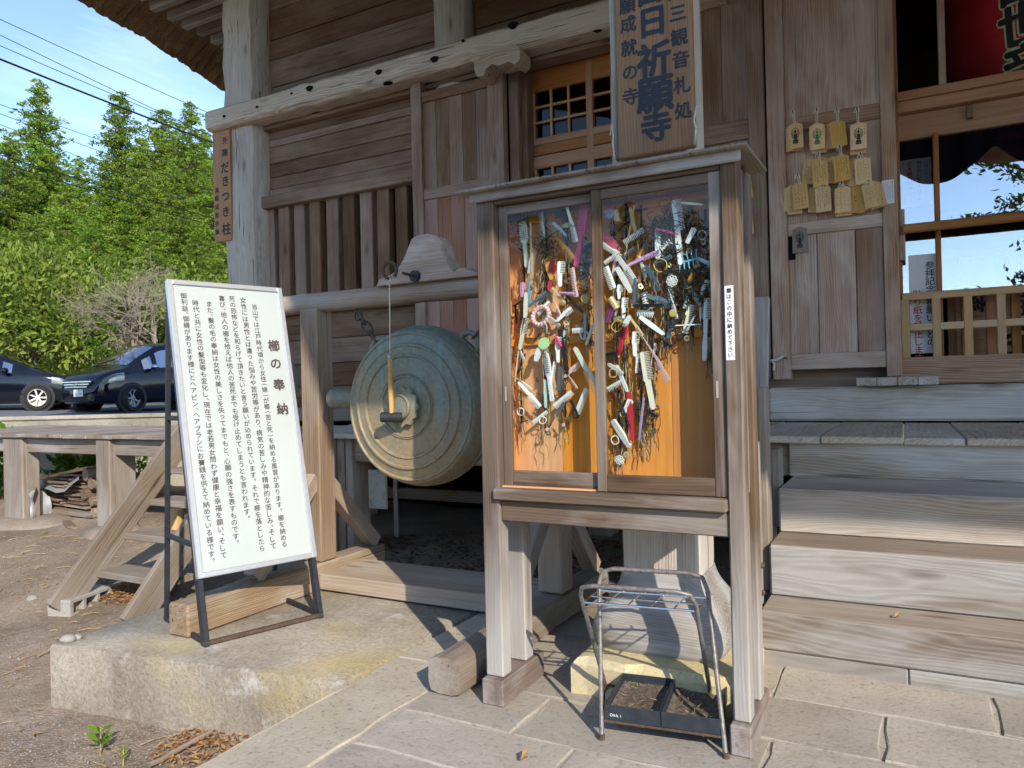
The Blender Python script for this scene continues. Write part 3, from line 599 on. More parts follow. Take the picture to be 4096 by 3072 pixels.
# glazed screen at the right
scr = thing_part('glazed_screen', hall, (.8, 6.55, 1.5)); Y = 6.52; XE = 3.0; jx = mx(1944, 500, Y)
def zl(xa, ya, xb, yb, Y): return (mz(xa, ya, Y)+mz(xb, yb, Y))/2
def C5a(cx, cy): return ((3096+.6027*cx)/KV, .6027*cy/KV)
def C5b(cx, cy): return ((3096+.6027*cx)/KV, (900+.6027*cy)/KV)
t1 = zl(*C5a(810, 622), *C5a(1600, 498), Y); t2 = zl(*C5a(810, 690), *C5a(1600, 548), Y); t3 = zl(*C5a(810, 760), *C5a(1600, 640), Y); t4 = zl(*C5a(810, 945), *C5a(1600, 825), Y+.06)
xbox('jamb', jx-.05, jx+.012, Y-.04, Y+.12, 1.25, 5.2, 'wood_lattice', scr, 'z'); xbox('mullion', mx(*C5a(1088, 300), Y), mx(*C5a(1136, 300), Y), Y-.02, Y+.08, t1, 5.2, 'wood_door', scr, 'z')
xbox('transom', jx, XE, Y-.06, Y+.10, t2, t1, 'wood_lattice', scr); xbox('transom', jx, XE, Y-.04, Y+.08, t3+.003, t2-.003, 'wood_lattice', scr); xbox('transom_board', jx, XE, Y+.03, Y+.08, t4, t3, 'wood_lattice', scr)
bx_ = mx(*C5a(1300, 750), Y); xbox('transom_block', bx_-.02, bx_+.02, Y-.02, Y+.03, t4+.08, t3-.02, 'wood_dark', scr, 'z')
m1x, m2x = mx(*C5a(1062, 1200), Y), mx(*C5a(1098, 1200), Y)
sl1 = zl(*C5b(860, 880), *C5b(1600, 858), Y)
xbox('mullion', m1x, m2x, Y-.02, Y+.05, sl1, t4+.01, 'wood_lattice', scr, 'z')
for dx in (1.05, 2.1): xbox('mullion', m1x+dx, m2x+dx, Y-.02, Y+.05, sl1, t4+.01, 'wood_lattice', scr, 'z')
PANE_Z = zl(*C5b(840, 480), *C5b(1600, 432), 6.46); xbox('pane', jx, XE, Y+.055, Y+.060, PANE_Z, t4, 'glass_window', scr, bev=0); xbox('pane', jx, XE, Y+.085, Y+.090, t1, 5.2, 'glass_case', scr, bev=0)
hz_ = zl(*C5a(850, 1522), *C5a(1600, 1442), Y-.13); MB().tube([(0, 0, 0), (XE-jx-.02, 0, 0)], .036, 12).obj('handrail', 'wood_lattice', scr, T(jx+.02, Y-.13, hz_), True, 40)
xbox('rail_block', jx-.02, jx+.035, Y-.10, Y-.045, hz_-.23, hz_+.16, 'wood_door', scr, 'z')
# inner lattice behind the glass
il = thing_part('inner_lattice', hall, (.8, 6.70, 1.5)); YI = 6.70
i1, i2 = zl(*C5b(1110, 180), *C5b(1600, 140), YI), zl(*C5b(1110, 235), *C5b(1600, 190), YI)
xbox('rail', jx, XE, YI-.02, YI+.02, i2, i1, 'wood_lattice', il)
for c in (1233, 1398, 1565): q = mx(*C5b(c, 300), YI); xbox('stile', q, q+.06, YI-.018, YI+.015, sl1, i2, 'wood_lattice', il, 'z')
for q in (1.45, 1.9, 2.3): xbox('stile', q, q+.06, YI-.018, YI+.015, sl1, i2, 'wood_lattice', il, 'z')
# low lattice fence in front
lf = thing_part('low_lattice', hall, (.8, 6.46, 1.5)); YL = 6.46
l1, l2 = zl(*C5b(840, 452), *C5b(1600, 408), YL), zl(*C5b(840, 503), *C5b(1600, 455), YL); k1, k2 = zl(*C5b(905, 657), *C5b(1600, 622), YL), zl(*C5b(905, 703), *C5b(1600, 670), YL)
xbox('rail', jx, XE, YL-.03, YL+.03, l2, l1, 'wood_muntin', lf); xbox('rail', jx+.05, XE, YL-.022, YL+.022, k2, k1, 'wood_muntin', lf)
for (c, w_) in ((840, 58), (1048, 58), (1258, 58), (1478, 58)): q = mx(*C5b(c, 580), YL); xbox('stile', q, mx(*C5b(c+w_, 580), YL), YL-.026, YL+.026, sl1-.01, l2+.01, 'wood_muntin', lf, 'z')
for q in (1.18, 1.50, 1.82, 2.14, 2.46, 2.78): xbox('stile', q, q+.09, YL-.026, YL+.026, sl1-.01, l2+.01, 'wood_muntin', lf, 'z')
sb0 = zl(*C5b(1100, 1058), *C5b(1600, 1052), 6.42)
xbox('door_sill', jx-.06, XE, 6.40, 6.72, 1.262, sl1, 'wood_door', hall, bev=.012)
xbox('floor_beam', -1.0, XE, 6.36, 6.70, .985, 1.255, 'wood_step_shadelift', hall, bev=.02)
for c in range(4): a = mx(*C5b(548+136*c, 1040), 6.28); b = mx(*C5b(548+136*(c+1), 1040), 6.28); xbox('sill_block', a+.002, b-.002, 6.22, 6.36, 1.258, 1.258+.062, 'wood_step_shadelift', hall, 'y', .004)
# interior, side and back walls
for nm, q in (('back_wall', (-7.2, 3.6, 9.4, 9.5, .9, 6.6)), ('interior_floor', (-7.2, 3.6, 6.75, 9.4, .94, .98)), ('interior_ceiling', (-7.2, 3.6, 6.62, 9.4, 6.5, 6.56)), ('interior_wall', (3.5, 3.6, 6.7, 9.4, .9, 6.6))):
    xbox(nm, *q, 'shade_black', hall, bev=0)  # interior darkness put into the colour, so the panes look black
xbox('side_wall', XPL+.1, XPL+.2, 6.8, 9.5, .9, 6.6, 'wood_dark', hall, 'y', 0)
xbox('wall_panel', 3.0, 3.6, 6.5, 6.6, .9, 6.6, 'wood_dark', hall, 'z', 0)
# veranda
def deck_z(x): return .973-.053*min(1, max(0, (-3.2-x)/3.2))
fx = [pZ(*C5b(c, y), .973).x for c, y in ((313, 1400), (858, 1410), (1283, 1420))]
xs = [fx[0]-.42*k for k in range(26, 0, -1)]+fx+[fx[2]+.42, fx[2]+.86, fx[2]+1.3, fx[2]+1.75, fx[2]+2.2, fx[2]+2.6]
rr = random.Random(5)
for a, b in zip(xs, xs[1:]):
    z = deck_z((a+b)/2); fr = 4.74+rr.uniform(-.012, .012)
    M = frame(((a+b)/2, (fr+6.42)/2, z-.021+rr.uniform(-.004, .003)), (0, 1, 0), (rr.uniform(-.004, .004), 0, 1))
    MB().box(6.42-fr, b-a-.006, .042, None, .006).obj('veranda_board', 'wood_veranda_shadelift' if a > -6 else 'wood_deckpost', hall, M)
xbox('veranda_beam', -11.5, -5.9, 4.83, 5.0, .705, .875, 'wood_deckpost', hall, bev=.01); xbox('veranda_beam', -5.85, -.62, 4.83, 5.0, .72, .925, 'wood_bell', hall, bev=.01)
for x in (-10.6, -9.2, -7.5, -5.5, -3.5): xbox('joist', x, x+.14, 5.0, 6.4, .70, .86, 'wood_dark', hall, 'y', .006)
p1 = (mx(9, 1040, 4.78), mx(50, 1040, 4.78)); p2 = (mx(209, 1040, 4.78), mx(239, 1040, 4.78))
for k, (a, b) in enumerate((p1, p2, (p1[0]-1.75, p1[1]-1.75))): xbox('veranda_post', a, b, 4.77, 5.07 if k == 1 else 4.97, -.09, .872, 'wood_deckpost', hall, 'z', .012)
p3 = (mx(713, 1050, 4.78), mx(760, 1050, 4.78))
for k in range(3): w_ = (p3[1]-p3[0])/3; xbox('veranda_post', p3[0]+w_*k+.002, p3[0]+w_*(k+1)-.002, 4.77+.012*k, 5.02, -.06, .92, 'wood_bell', hall, 'z', .006)
for x in (-5.4, -2.6, -1.2): xbox('floor_post', x, x+.22, 6.3, 6.52, -.1, .95, 'wood_deckpost', hall, 'z', .01)
xbox('floor_tie', -7, -.8, 6.6, 6.68, .12, .24, 'wood_stair', hall)
xbox('skirt_board', -7.2, -.7, 7.3, 7.36, -.1, 1.0, 'shade_black', hall, bev=0)
pp = pY(798, 1080, 4.9); xbox('vent_cover', pp.x-.01, pp.x+.17, 4.9, 4.93, mz(798, 1098, 4.9), mz(798, 1015, 4.9), 'wall_conc', hall, 'z', .004)
pp = pZ(857, 1165, -.05); MB().tube([(0, 0, -.05), (0, .0, .95)], .022, 10).obj('steel_pipe', 'steel_pipe', hall, T(pp.x, pp.y, 0), True, 40)
# foundation stones under the veranda posts
for nm, (x0, y0, z0), (sx, sy, sz), lab in (('foundation_stone', ((p1[0]+p1[1])/2+.05, 4.93, -.15), (.75, .42, .13), 'long rounded stone under the outer veranda post'), ('foundation_stone', ((p2[0]+p2[1])/2+.02, 4.86, -.13), (.33, .30, .12), 'rounded stone under the veranda post behind the small stair')):
    vs = []; rr = random.Random(int(x0*10)); n = 14; mb = MB()
    prof = [(0.02, -1), (.75, -.8), (1, -.2), (.97, .3), (.8, .75), (.45, .97), (.02, 1)]
    for (r_, h) in prof:
        for k in range(n): t = 2*math.pi*k/n; q = 1+rr.uniform(-.05, .05); vs.append((x0+r_*sx*math.cos(t)*q, y0+r_*sy*math.sin(t)*q, z0+h*sz*.9))
    fs = [(i*n+k, i*n+(k+1) % n, (i+1)*n+(k+1) % n, (i+1)*n+k) for i in range(len(prof)-1) for k in range(n)]
    tag(mb.add(vs, fs).obj(nm, 'stone_round', smooth=True, centre=True), lab, 'stone', 'stones under the veranda posts')
# ------------------------------------------------------------------ steps
st = thing('temple_steps', 'broad silver grey timber steps leading up to the veranda', 'steps', (1, 4, 0)); SX0, SX1 = -.62, 3.4
for nm, y0, y1, z0, z1, mt in (('base_timber', 3.562, 3.80, -.02, .066, 'wood_step'), ('step_timber', 3.555, 3.86, .070, .241, 'wood_step'), ('step_timber', 3.85, 4.21, .243, .492, 'wood_step'), ('step_timber', 4.19, 4.82, .494, .724, 'wood_step_shadelift')):
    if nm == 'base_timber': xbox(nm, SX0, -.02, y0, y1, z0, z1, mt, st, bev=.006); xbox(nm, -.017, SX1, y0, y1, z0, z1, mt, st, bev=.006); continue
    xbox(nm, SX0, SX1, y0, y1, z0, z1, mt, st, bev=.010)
    xbox('tread_board', SX0+.003, SX1-.003, y0+.016, {.241: 3.853, .492: 4.193}.get(z1, 4.792), z1-.010, z1+.004, 'wood_tread' if z1 < .6 else 'wood_veranda_shadelift', st, bev=.003)
xbox('riser_board', SX0-.02, SX1, 4.79, 4.84, .726, .935, 'wood_step_shadelift', st, bev=.006)
a, b = pY(1641, 642, 4.10), pY(1637, 1290, 3.95)
board('newel_plank', (b.x-.035, 3.97, .02), (a.x-.005, 4.12, a.z), .105, .05, 'wood_step', st, up=(1, 0, 0), bev=.005)
xbox('side_plank', SX0-.045, SX0-.008, 3.62, 3.72, .24, 1.02, 'wood_deckpost', st, 'z', .004); xbox('side_plank', SX0-.045, SX0-.008, 3.9, 4.03, .25, 1.28, 'wood_deckpost', st, 'z', .004); xbox('side_plank', SX0-.045, SX0-.008, 4.3, 4.45, .5, .93, 'wood_deckpost', st, 'z', .004)
for z in (.30, .43): MB().lathe([(.001, 0), (.014, 0), (.014, .008), (.009, .014), (.001, .015)], 10).obj('bolt', 'iron_rust', st, T(SX0-.008, 3.67, z) @ Matrix.Rotation(R(90), 4, 'Y'))
# ------------------------------------------------------------------ porch pillar, stone and name board
pil = thing('porch_pillar', 'thick square porch pillar with flared carved foot behind the display case', 'pillar', (-.975, 3.33, .15))
PXc, PYc = -.978, 3.335
def loft(name, secs, mat, parent, sq=5, n=28, jit=0., flat=False):
    vs = []; fs = []; rr = random.Random(8)
    for (z, hx, hy) in secs:
        for k in range(n):
            t = 2*math.pi*(k+.5)/n; c, s_ = math.cos(t), math.sin(t); q = (abs(c)**sq+abs(s_)**sq)**(-1/sq)*(1+rr.uniform(-jit, jit)); vs.append((hx*c*q, hy*s_*q, z) if flat else (z, hy*s_*q, hx*c*q))
    for i in range(len(secs)-1):
        for k in range(n): fs.append((i*n+k, i*n+(k+1) % n, (i+1)*n+(k+1) % n, (i+1)*n+k))
    fs += [tuple(range(n)), tuple((len(secs)-1)*n+k for k in range(n))]
    return MB().add(vs, fs).obj(name, mat, parent, T(PXc, PYc, 0) if flat else frame((PXc, PYc, 0), (0, 0, 1), (1, 0, 0)), True, 45)
loft('shaft', [(.44, .175, .175), (.50, .180, .18), (1.5, .182, .182), (5.05, .182, .182)], 'wood_post', pil, 7, 28, .004)
loft('carved_foot', [(.120, .20, .20), (.126, .245, .245), (.145, .278, .278), (.175, .297, .297), (.21, .305, .305), (.26, .297, .297), (.31, .270, .270), (.36, .234, .234), (.40, .207, .207), (.43, .193, .193), (.455, .186, .186), (.47, .183, .183), (.471, .15, .15)], 'wood_step', pil, 6, 40, .0015, True)
sto = slab('foundation_stone', [(-1.285, 2.89), (-.60, 2.93), (-.62, 3.72), (-1.31, 3.72)], -.05, .150, 'stone_yellow', .03, .012, sub=.07, seed=9)
tag(sto, 'rough yellow stone block under the carved pillar foot', 'stone')
nY = 3.13; nxa, nxb = mx(1331, 170, nY-.02), mx(1497, 170, nY-.02); nzb = mz(1340, 343, nY-.02)
nbd = thing('name_board', 'tall brown wooden name board with brushed black writing on the pillar', 'sign', ((nxa+nxb)/2, nY, nzb))
xbox('plank', nxa, nxb, nY-.022, nY+.020, nzb, 4.2, 'wood_board', nbd, 'z', .006)
xbox('bark_edge', nxa-.022, nxa-.001, nY-.015, nY+.02, nzb, 4.2, 'wood_deckpost', nbd, 'z', .008)
mb = MB()
def at_board(V_, Y): p = pY(*V_, Y); return p.x, p.z
yy = nY-.0235
for ch, x, y, s in (('百', 1402, -22, .14), ('日', 1409, 47, .14), ('祈', 1412, 128, .155), ('願', 1415, 204, .165), ('寺', 1417, 272, .14)):
    q = at_board((x, y), yy); glyph_to(mb, ch, *q, s, .034, 0, 0)
for ch, x, y in (('願', 1355, 12), ('成', 1357, 52), ('就', 1359, 103), ('の', 1361, 157), ('寺', 1362, 208), ('心', 1353, -35)):
    q = at_board((x, y), yy); glyph_to(mb, ch, *q, .076, .026)
for ch, x, y in (('三', 1464, 28), ('観', 1467, 80), ('音', 1470, 128), ('札', 1473, 183), ('処', 1476, 238), ('津', 1461, -18)):
    q = at_board((x, y), yy); glyph_to(mb, ch, *q, .076, .026)
mb.obj('lettering', 'ink_brush', nbd, T(0, yy, 0))
for (x, y, dx, dz) in ((nxb+.004, nzb+.05, .03, .10), (nxa-.012, nzb+.05, -.01, .05)):
    MB().tube([(x, nY-.03, y-.05), (x+dx*.3, nY-.045, y+.02), (x, nY-.04, y+.05), (x+dx*.5, nY-.05, y+.1), (x+dx, nY-.05, y+dz)], .0042, 6).obj('rope_tie', 'rope', nbd, I(), True)
# corner plaque
qY = 6.26; qa, qb = mx(463, 400, qY), mx(500, 400, qY); qt, qbm = mz(480, 280, qY), mz(480, 522, qY)
plq = thing('post_plaque', 'narrow brown wooden plaque with black writing hung on the corner post', 'sign', ((qa+qb)/2, qY, qbm)); mb = MB()
xbox('plank', qa, qb, qY-.015, qY+.015, qbm, qt, 'wood_plaque', plq, 'z', .004)
for ch, x, y, s in (('外', 486, 303, .105), ('陣', 486, 330, .11), ('だ', 486, 362, .16), ('き', 487, 391, .15), ('つ', 487, 425, .16), ('き', 488, 457, .15), ('柱', 489, 494, .17)):
    p = pY(x, y, qY-.0165); glyph_to(mb, ch, p.x, p.z, s*.9, .03)
for i, ch in enumerate('満願成就祈願'):
    p = pY(468+.3*i, 411+18*i, qY-.0165); glyph_to(mb, ch, p.x, p.z, .07, .02)
mb.obj('lettering', 'ink', plq, T(0, qY-.0165, 0))
# ------------------------------------------------------------------ roofs
EZ = [(2.8, 6.45), (3.4, 6.42), (4.6, 6.36), (5.585, 6.252), (6.46, 6.15), (7.1, 6.04), (7.75, 5.90), (8.6, 5.66), (10, 5.2), (16, 4.6)]
def ez(y): return float(np.interp(y, [a for a, b in EZ], [b for a, b in EZ]))
rr = random.Random(2); vs = []; fs = []; ys = list(np.arange(2.8, 10.01, .05))+[12, 16]; nX = 9
for y in ys:
    z = ez(y)
    row = [(-8.0, z+.42), (-8.3, z+.30), (-8.6, z+.17), (-8.85, z+.06), (-8.97, z+.0), (-9.03, z+.05), (-9.02, z+.4), (-8.8, z+.75), (-4.0, 11.5)]
    for i, (x, zz) in enumerate(row): j = .02 if i < 8 else 0; vs.append((x+rr.uniform(-j, j), y+rr.uniform(-.01, .01), zz+rr.uniform(-j, j)))
for i in range(len(ys)-1):
    for k in range(nX-1): a = i*nX+k; fs.append((a, a+1, a+nX+1, a+nX))
MB().add(vs, fs).obj('thatch_eave', 'thatch', hall, I())
vs = []; fs = []
for x in np.linspace(-9.03, 6.2, 24):
    for (y, z) in ((5.0, 6.75), (3.6, 6.52), (2.8, 6.42), (2.72, 6.5), (2.8, 6.95), (8, 11.5)): vs.append((x, y, z))
for i in range(23):
    for k in range(5): a = i*6+k; fs.append((a, a+1, a+7, a+6))
MB().add(vs, fs).obj('thatch_eave', 'thatch', hall, I())
xbox('soffit', -8.2, 6.2, 4.6, 16, 6.78, 6.86, 'wood_dark', hall, bev=0)
for (x, y) in ((300, -8), (330, 17), (367, 37), (398, 55), (430, 70), (460, 88), (483, 100)):
    p = pX(x, y, -8.15); board('rafter', (-8.15, p.y, p.z), (-7.0, p.y, p.z), .10, .09, 'wood_deckpost', hall, bev=.006)
xbox('eave_beam', -7.95, -7.75, 4.2, 12, 6.62, 6.78, 'wood_dark', hall, 'y')
por = thing('shade_porch_roof', 'unseen thatched porch roof with outline shaped to shade the hall front', 'roof', (0, 3, 4.9))  # unseen roof, outline cut to shade gong top and wall but not the sign
vs = []; fs = []
pz_ = lambda y: 4.5+(y+.3)*.2
for x in (-4.8, -3.9, -2.95, -2.0, -.9, .2, 1.3, 3.6, 7, 10):
    ye = float(np.interp(x, [-4.8, -2.0, 1.3], [3.9, 1.8, -.3]))
    for (y, z) in ((5.2, pz_(5.2)), (max(ye, 3.4)+.1, pz_(max(ye, 3.4)+.1)), (ye+.1, pz_(ye+.1)), (ye, pz_(ye)+.1), (ye+.05, pz_(ye)+.4), (5.2, pz_(5.2)+1.3)): vs.append((x, y, z))
for i in range(9):
    for k in range(5): a = i*6+k; fs.append((a, a+1, a+7, a+6))
MB().add(vs, fs).obj('thatch_layer', 'thatch', por, I())
xbox('porch_beam', -1.4, 3.6, 3.24, 3.44, 4.75, 5.05, 'wood_grey', por); xbox('porch_post', 3.0, 3.36, 3.15, 3.51, .15, 4.75, 'wood_post', por, 'z')
# temple curtain hung from the porch beam, its scalloped hem shows in the window glass
vs = []; fs = []; n = 60
for i in range(n+1):
    x = -.75+3.7*i/n; u = (x+.2) % 1.15/1.15; zb = 3.95-.36*math.sin(math.pi*u)
    for k, z in enumerate((4.76, 4.3, zb+.12, zb)): vs.append((x, 3.10+.02*math.sin(x*21)+.01*k, z))
for i in range(n):
    for k in range(3): a = i*4+k; fs.append((a, a+1, a+5, a+4))
cu = MB().add(vs, fs); tag(cu.obj('temple_curtain', 'curtain', smooth=True), 'dark scalloped curtain hanging below the porch beam', 'curtain')
# ================================================================== gong stand
gs = thing('gong_stand', 'weathered timber frame with carved crest that carries the big gong', 'stand', (-2.55, 3.72, 0))
px0_, px1_ = mx(651, 900, 3.69), mx(688, 900, 3.69); zb_ = (mz(612, 655, 3.76)+mz(1033, 625, 3.76))/2
LPX = (px0_+px1_)/2; pw = px1_-px0_
xbox('post', px0_, px1_, 3.69, 3.69+pw, .19, zb_-.045, 'wood_bell', gs, 'z', .008)
xbox('post', -1.835, -1.685, 3.70, 3.85, .165, zb_-.045, 'wood_bell', gs, 'z', .008)
disp_log('top_beam', (LPX-.55, 3.76, zb_), (-1.25, 3.76, zb_-.005), .066, .064, 'wood_bell', gs, 16, 24, .004, 2.6, 3)
xbox('base_foot', px0_-.005, px1_+.005, 2.66, 4.36, .008, .185, 'wood_rot', gs, 'y', .012)
disp_log('base_foot', (-1.753, 2.63, .085), (-1.753, 4.36, .085), .082, .077, 'wood_deckpost', gs, 16, 16, .004, 5, 6)
xbox('base_board', px1_+.007, -1.838, 3.66, 4.12, .022, .123, 'wood_base', gs, 'x', .006)
for (x, sg, mt) in ((LPX, 1, 'wood_bell'), (LPX, -1, 'wood_rot'), (-1.757, 1, 'wood_bell'), (-1.757, -1, 'wood_deckpost')):
    y0 = 3.75+sg*.07; board('brace', (x, y0-sg*.03, .74), (x, y0+sg*.50, .20 if x < -2 else .17), .10, .095, mt, gs, up=(0, sg, 1), bev=.006)
# carved crest
cv = [(808, 624), (813, 603), (832, 596), (850, 585), (866, 560), (878, 530), (884, 515), (896, 507), (918, 503), (938, 508), (948, 520), (957, 548), (975, 580), (984, 588), (994, 579), (1008, 577), (1020, 585), (1030, 600), (1036, 608), (1036, 618)]
pts = [pY(x, y, 3.66) for x, y in cv]; cc = Vector((sum(p.x for p in pts)/len(pts), 3.74, zb_+.09))
vs = []; n = len(pts)
for (yo, sc) in ((-.075, .93), (-.055, 1.), (.055, 1.), (.075, .93)):
    for p in pts: vs.append(((p.x-cc.x)*sc, yo, max((p.z-cc.z)*sc, zb_+.05-cc.z)))
fs = [tuple(range(n))[::-1], tuple(3*n+i for i in range(n))]+[(r_*n+i, r_*n+(i+1) % n, (r_+1)*n+(i+1) % n, (r_+1)*n+i) for r_ in range(3) for i in range(n)]
MB().add(vs, fs).obj('crest', 'wood_crest', gs, T(cc))
bp = pY(893, 596, 3.64)
eb = thing_part('eye_bolt', gs, bp)
MB().lathe([(.001, 0), (.034, 0), (.036, .006), (.034, .022), (.001, .024)], 20).obj('washer', 'iron_black', eb, T(bp.x, bp.y+.025, bp.z) @ Matrix.Rotation(R(90), 4, 'X'), True, 30)
rp = pY(851, 583, 3.38)
MB().tube([(bp.x, bp.y+.02, bp.z), (rp.x+.02, rp.y+.06, rp.z-.012)], .009, 8).obj('shank', 'iron_rust', eb, I(), True, 40)
ringv = [Vector((rp.x-.03, rp.y, rp.z))+Vector((.036*math.cos(t), .015*math.cos(t), .046*math.sin(t))) for t in np.linspace(-.9, 4.9, 22)]
MB().tube(ringv, .010, 8).obj('ring', 'iron_rust', eb, I(), True, 40)
# ------------------------------------------------------------------ gong
GC = Vector((-2.54, 3.50, 1.212)); RXf = Matrix.Rotation(R(90), 4, 'X')
gong = thing('temple_gong', 'large green patinated bronze gong with lotus boss hung in the timber stand', 'gong', GC)
prof = [(.001, .034), (.165, .030), (.168, .037), (.176, .038), (.180, .031), (.186, .036), (.192, .028), (.285, .022), (.290, .032), (.300, .034), (.306, .026), (.345, .024), (.352, .031), (.362, .030), (.368, .018), (.415, .004), (.421, .010), (.429, .010), (.433, .0), (.440, -.004), (.446, -.012), (.452, -.03),
        (.466, -.07), (.475, -.105), (.476, -.125), (.470, -.133), (.470, -.145), (.478, -.152), (.476, -.18), (.466, -.22), (.446, -.27), (.433, -.28), (.36, -.30), (.001, -.31)]
MB().lathe(prof, 72, RXf).obj('drum', 'bronze', gong, T(GC), True, 28)
mb = MB()
for k in range(12):
    t = 2*math.pi*k/12; pet = [(.052, -.021), (.078, -.026), (.092, -.012), (.099, 0), (.092, .012), (.078, .026), (.052, .021)]
    vs = [(r_*math.cos(t)-w_*math.sin(t), r_*math.sin(t)+w_*math.cos(t), .036+.014*(1-abs(w_)/.03)-(.012 if r_ > .09 else 0)) for r_, w_ in pet]; vs += [(x, y, .028) for x, y, z in vs]
    n = 7; mb.add(vs, [tuple(range(n))]+[(i, i+n, (i+1) % n+n, (i+1) % n) for i in range(n)], RXf)
boss = mb.lathe([(.058, .03), (.060, .05), (.055, .055), (.05, .051), (.001, .051)], 28, RXf).obj('lotus_boss', 'bronze', gong, T(GC) @ Matrix.Diagonal((1.2, 1.9, 1.2, 1)), False)
for k in range(9):
    t = 2*math.pi*k/8; q = (0, 0) if k == 8 else (.034*math.cos(t), .034*math.sin(t))
    MB().lathe([(.0075, .05), (.0075, .055), (.005, .055), (.004, .052), (.001, .052)], 10, RXf @ T(q[0], q[1], 0)).obj('seed', 'bronze', boss, T(GC), True, 30)
for sg in (-1, 1):
    MB().tube([(sg*.40, .16, .045), (sg*.715, .16, .05)], .062, 20).obj('side_tube', 'bronze', gong, T(GC), True, 40)
    a = R(90+sg*42); c = Vector((math.cos(a)*.485, .16, math.sin(a)*.485)); ax = Vector((math.cos(a), 0, math.sin(a)))
    MB().tube([c+ax*(.055*math.sin(t)+.0)+Vector((0, .0, 0))+Vector((-ax.z, 0, ax.x))*.062*math.cos(t) for t in np.linspace(-.4, 3.54, 16)], .016, 10).obj('hanging_loop', 'bronze', gong, T(GC), True, 40)
    top = GC+c+ax*.045
    eye = Vector((GC.x+sg*(-.53 if sg < 0 else .53)*1.0*sg*sg, 3.74, zb_-.11)) if False else Vector((GC.x-(.555 if sg > 0 else -.555), 3.74, zb_-.10))
    ch = thing('gong_chain', 'rusty iron chain holding the gong by its %s loop' % ('post side' if sg > 0 else 'display case side'), 'chain', eye, 'chains of the gong')
    MB().tube([eye+Vector((.03*math.cos(t), .028*math.sin(t)*.3, .045*math.sin(t))) for t in np.linspace(0, 6.28, 18)[:-1]], .007, 6, close=True).obj('eye_ring', 'chain_iron', ch, I(), True)
    d = top-eye; Lk = d.length; d.normalize(); nl = 3
    for k in range(nl):
        m = eye+d*(Lk*(k+.5)/nl); sd = d.orthogonal().normalized() if k % 2 else d.cross(d.orthogonal()).normalized(); hl = Lk/nl*.5+.014
        MB().tube([m+d*(hl*math.cos(t))*(1 if abs(math.cos(t)) > .5 else 1)+sd*.026*math.sin(t) for t in np.linspace(0, 6.28, 18)[:-1]], .0085, 6, close=True).obj('link', 'chain_iron', ch, I(), True)
# mallet
ma = pY(842, 774, 3.385); mbp = pY(846, 900, 3.385); mr = pY(842, 602, 3.385)
mal = thing('mallet', 'black rubber mallet hanging on a cord before the gong', 'mallet', mbp)
MB().tube([mr+Vector((0, -.005, .008)), mr.lerp(ma, .5)+Vector((.001, 0, 0)), ma], .0035, 6).obj('cord', 'rope_string', mal, I(), True)
MB().tube([mr+Vector((0, -.006, .012)), mr+Vector((.014, -.012, -.008)), mr+Vector((-.006, -.012, -.022)), mr+Vector((.008, -.01, -.045))], .005, 6).obj('knot', 'rope', mal, I(), True)
MB().tube([ma+Vector((.012, -.005, .012)), ma+Vector((-.01, -.005, .004)), ma+Vector((.01, -.005, -.002)), ma+Vector((-.012, -.004, .018))], .004, 6).obj('knot', 'rope', mal, I(), True)
MB().tube([ma, ma.lerp(mbp, .25), ma.lerp(mbp, .6), mbp], [.012, .0135, .0145, .013], 12).obj('handle', 'wood_ema', mal, I(), True, 40)
ax = Vector((.90, .42, -.03)).normalized()
Mh = frame(mbp+Vector((0, 0, -.004)), ax, (0, 0, 1))
MB().lathe([(.001, -.062), (.026, -.062), (.029, -.058), (.029, -.006), (.0275, -.004), (.0275, .004), (.029, .006), (.029, .058), (.026, .062), (.001, .062)], 24, Matrix.Rotation(R(90), 4, 'Y')).obj('head', 'rubber', mal, Mh, True, 35)
# ================================================================== standing signboard
SF = pZ(440, 1393, .02); SE = (pZ(692, 1330, .02)-SF); SE.z = 0; SE.normalize(); LEAN = R(13.3)
_sn = Vector((SE.y, -SE.x, 0)); SU = (-_sn*math.sin(LEAN)+Vector((0, 0, 1))*math.cos(LEAN)).normalized(); SN = SE.cross(SU)
SMX = frame(SF, SE, SU)
def sg_uv(x, y, off=0.):
    d = ray(x, y); t = ((SF+SN*off-CP).dot(SN))/d.dot(SN); P = CP+d*t-SF; return P.dot(SE), P.dot(SU)
SWd, SB, STp = .682, .331, 1.99
sgn = thing('standing_sign', 'white standing signboard full of black vertical writing on a black iron frame', 'sign', SMX)
def sl(name, x0, x1, y0, y1, z0, z1, mat, par, bev=.003, ax='x'): 
    c = SMX @ T((x0+x1)/2, (y0+y1)/2, (z0+z1)/2); MB().box(x1-x0, y1-y0, z1-z0, None, bev).obj(name, mat, par, c)
pnl = MB().box(SWd-.05, .012, STp-SB-.05).obj('panel', 'panel_white', sgn, SMX @ T(SWd/2, -.004, (SB+STp)/2))
for x0, x1, z0, z1 in ((0, .03, SB, STp), (SWd-.03, SWd, SB, STp), (.0302, SWd-.0302, SB, SB+.03), (.0302, SWd-.0302, STp-.03, STp)): sl('frame_rail', x0, x1, -.022, .02, z0, z1, 'alu', sgn, .004)
for x in (.002, SWd-.030): sl('front_leg', x, x+.026, .022, .046, -.02, 1.9, 'iron_black', sgn)
for x in (.002, SWd-.030): sl('leg_shoe', x, x+.028, -.006, .020, -.02, SB-.002, 'iron_black', sgn)
bl = pZ(362, 1338, .02); off = bl-SF; back = off.dot(Vector((-_sn.x, -_sn.y, 0)))
topv = SU*1.80
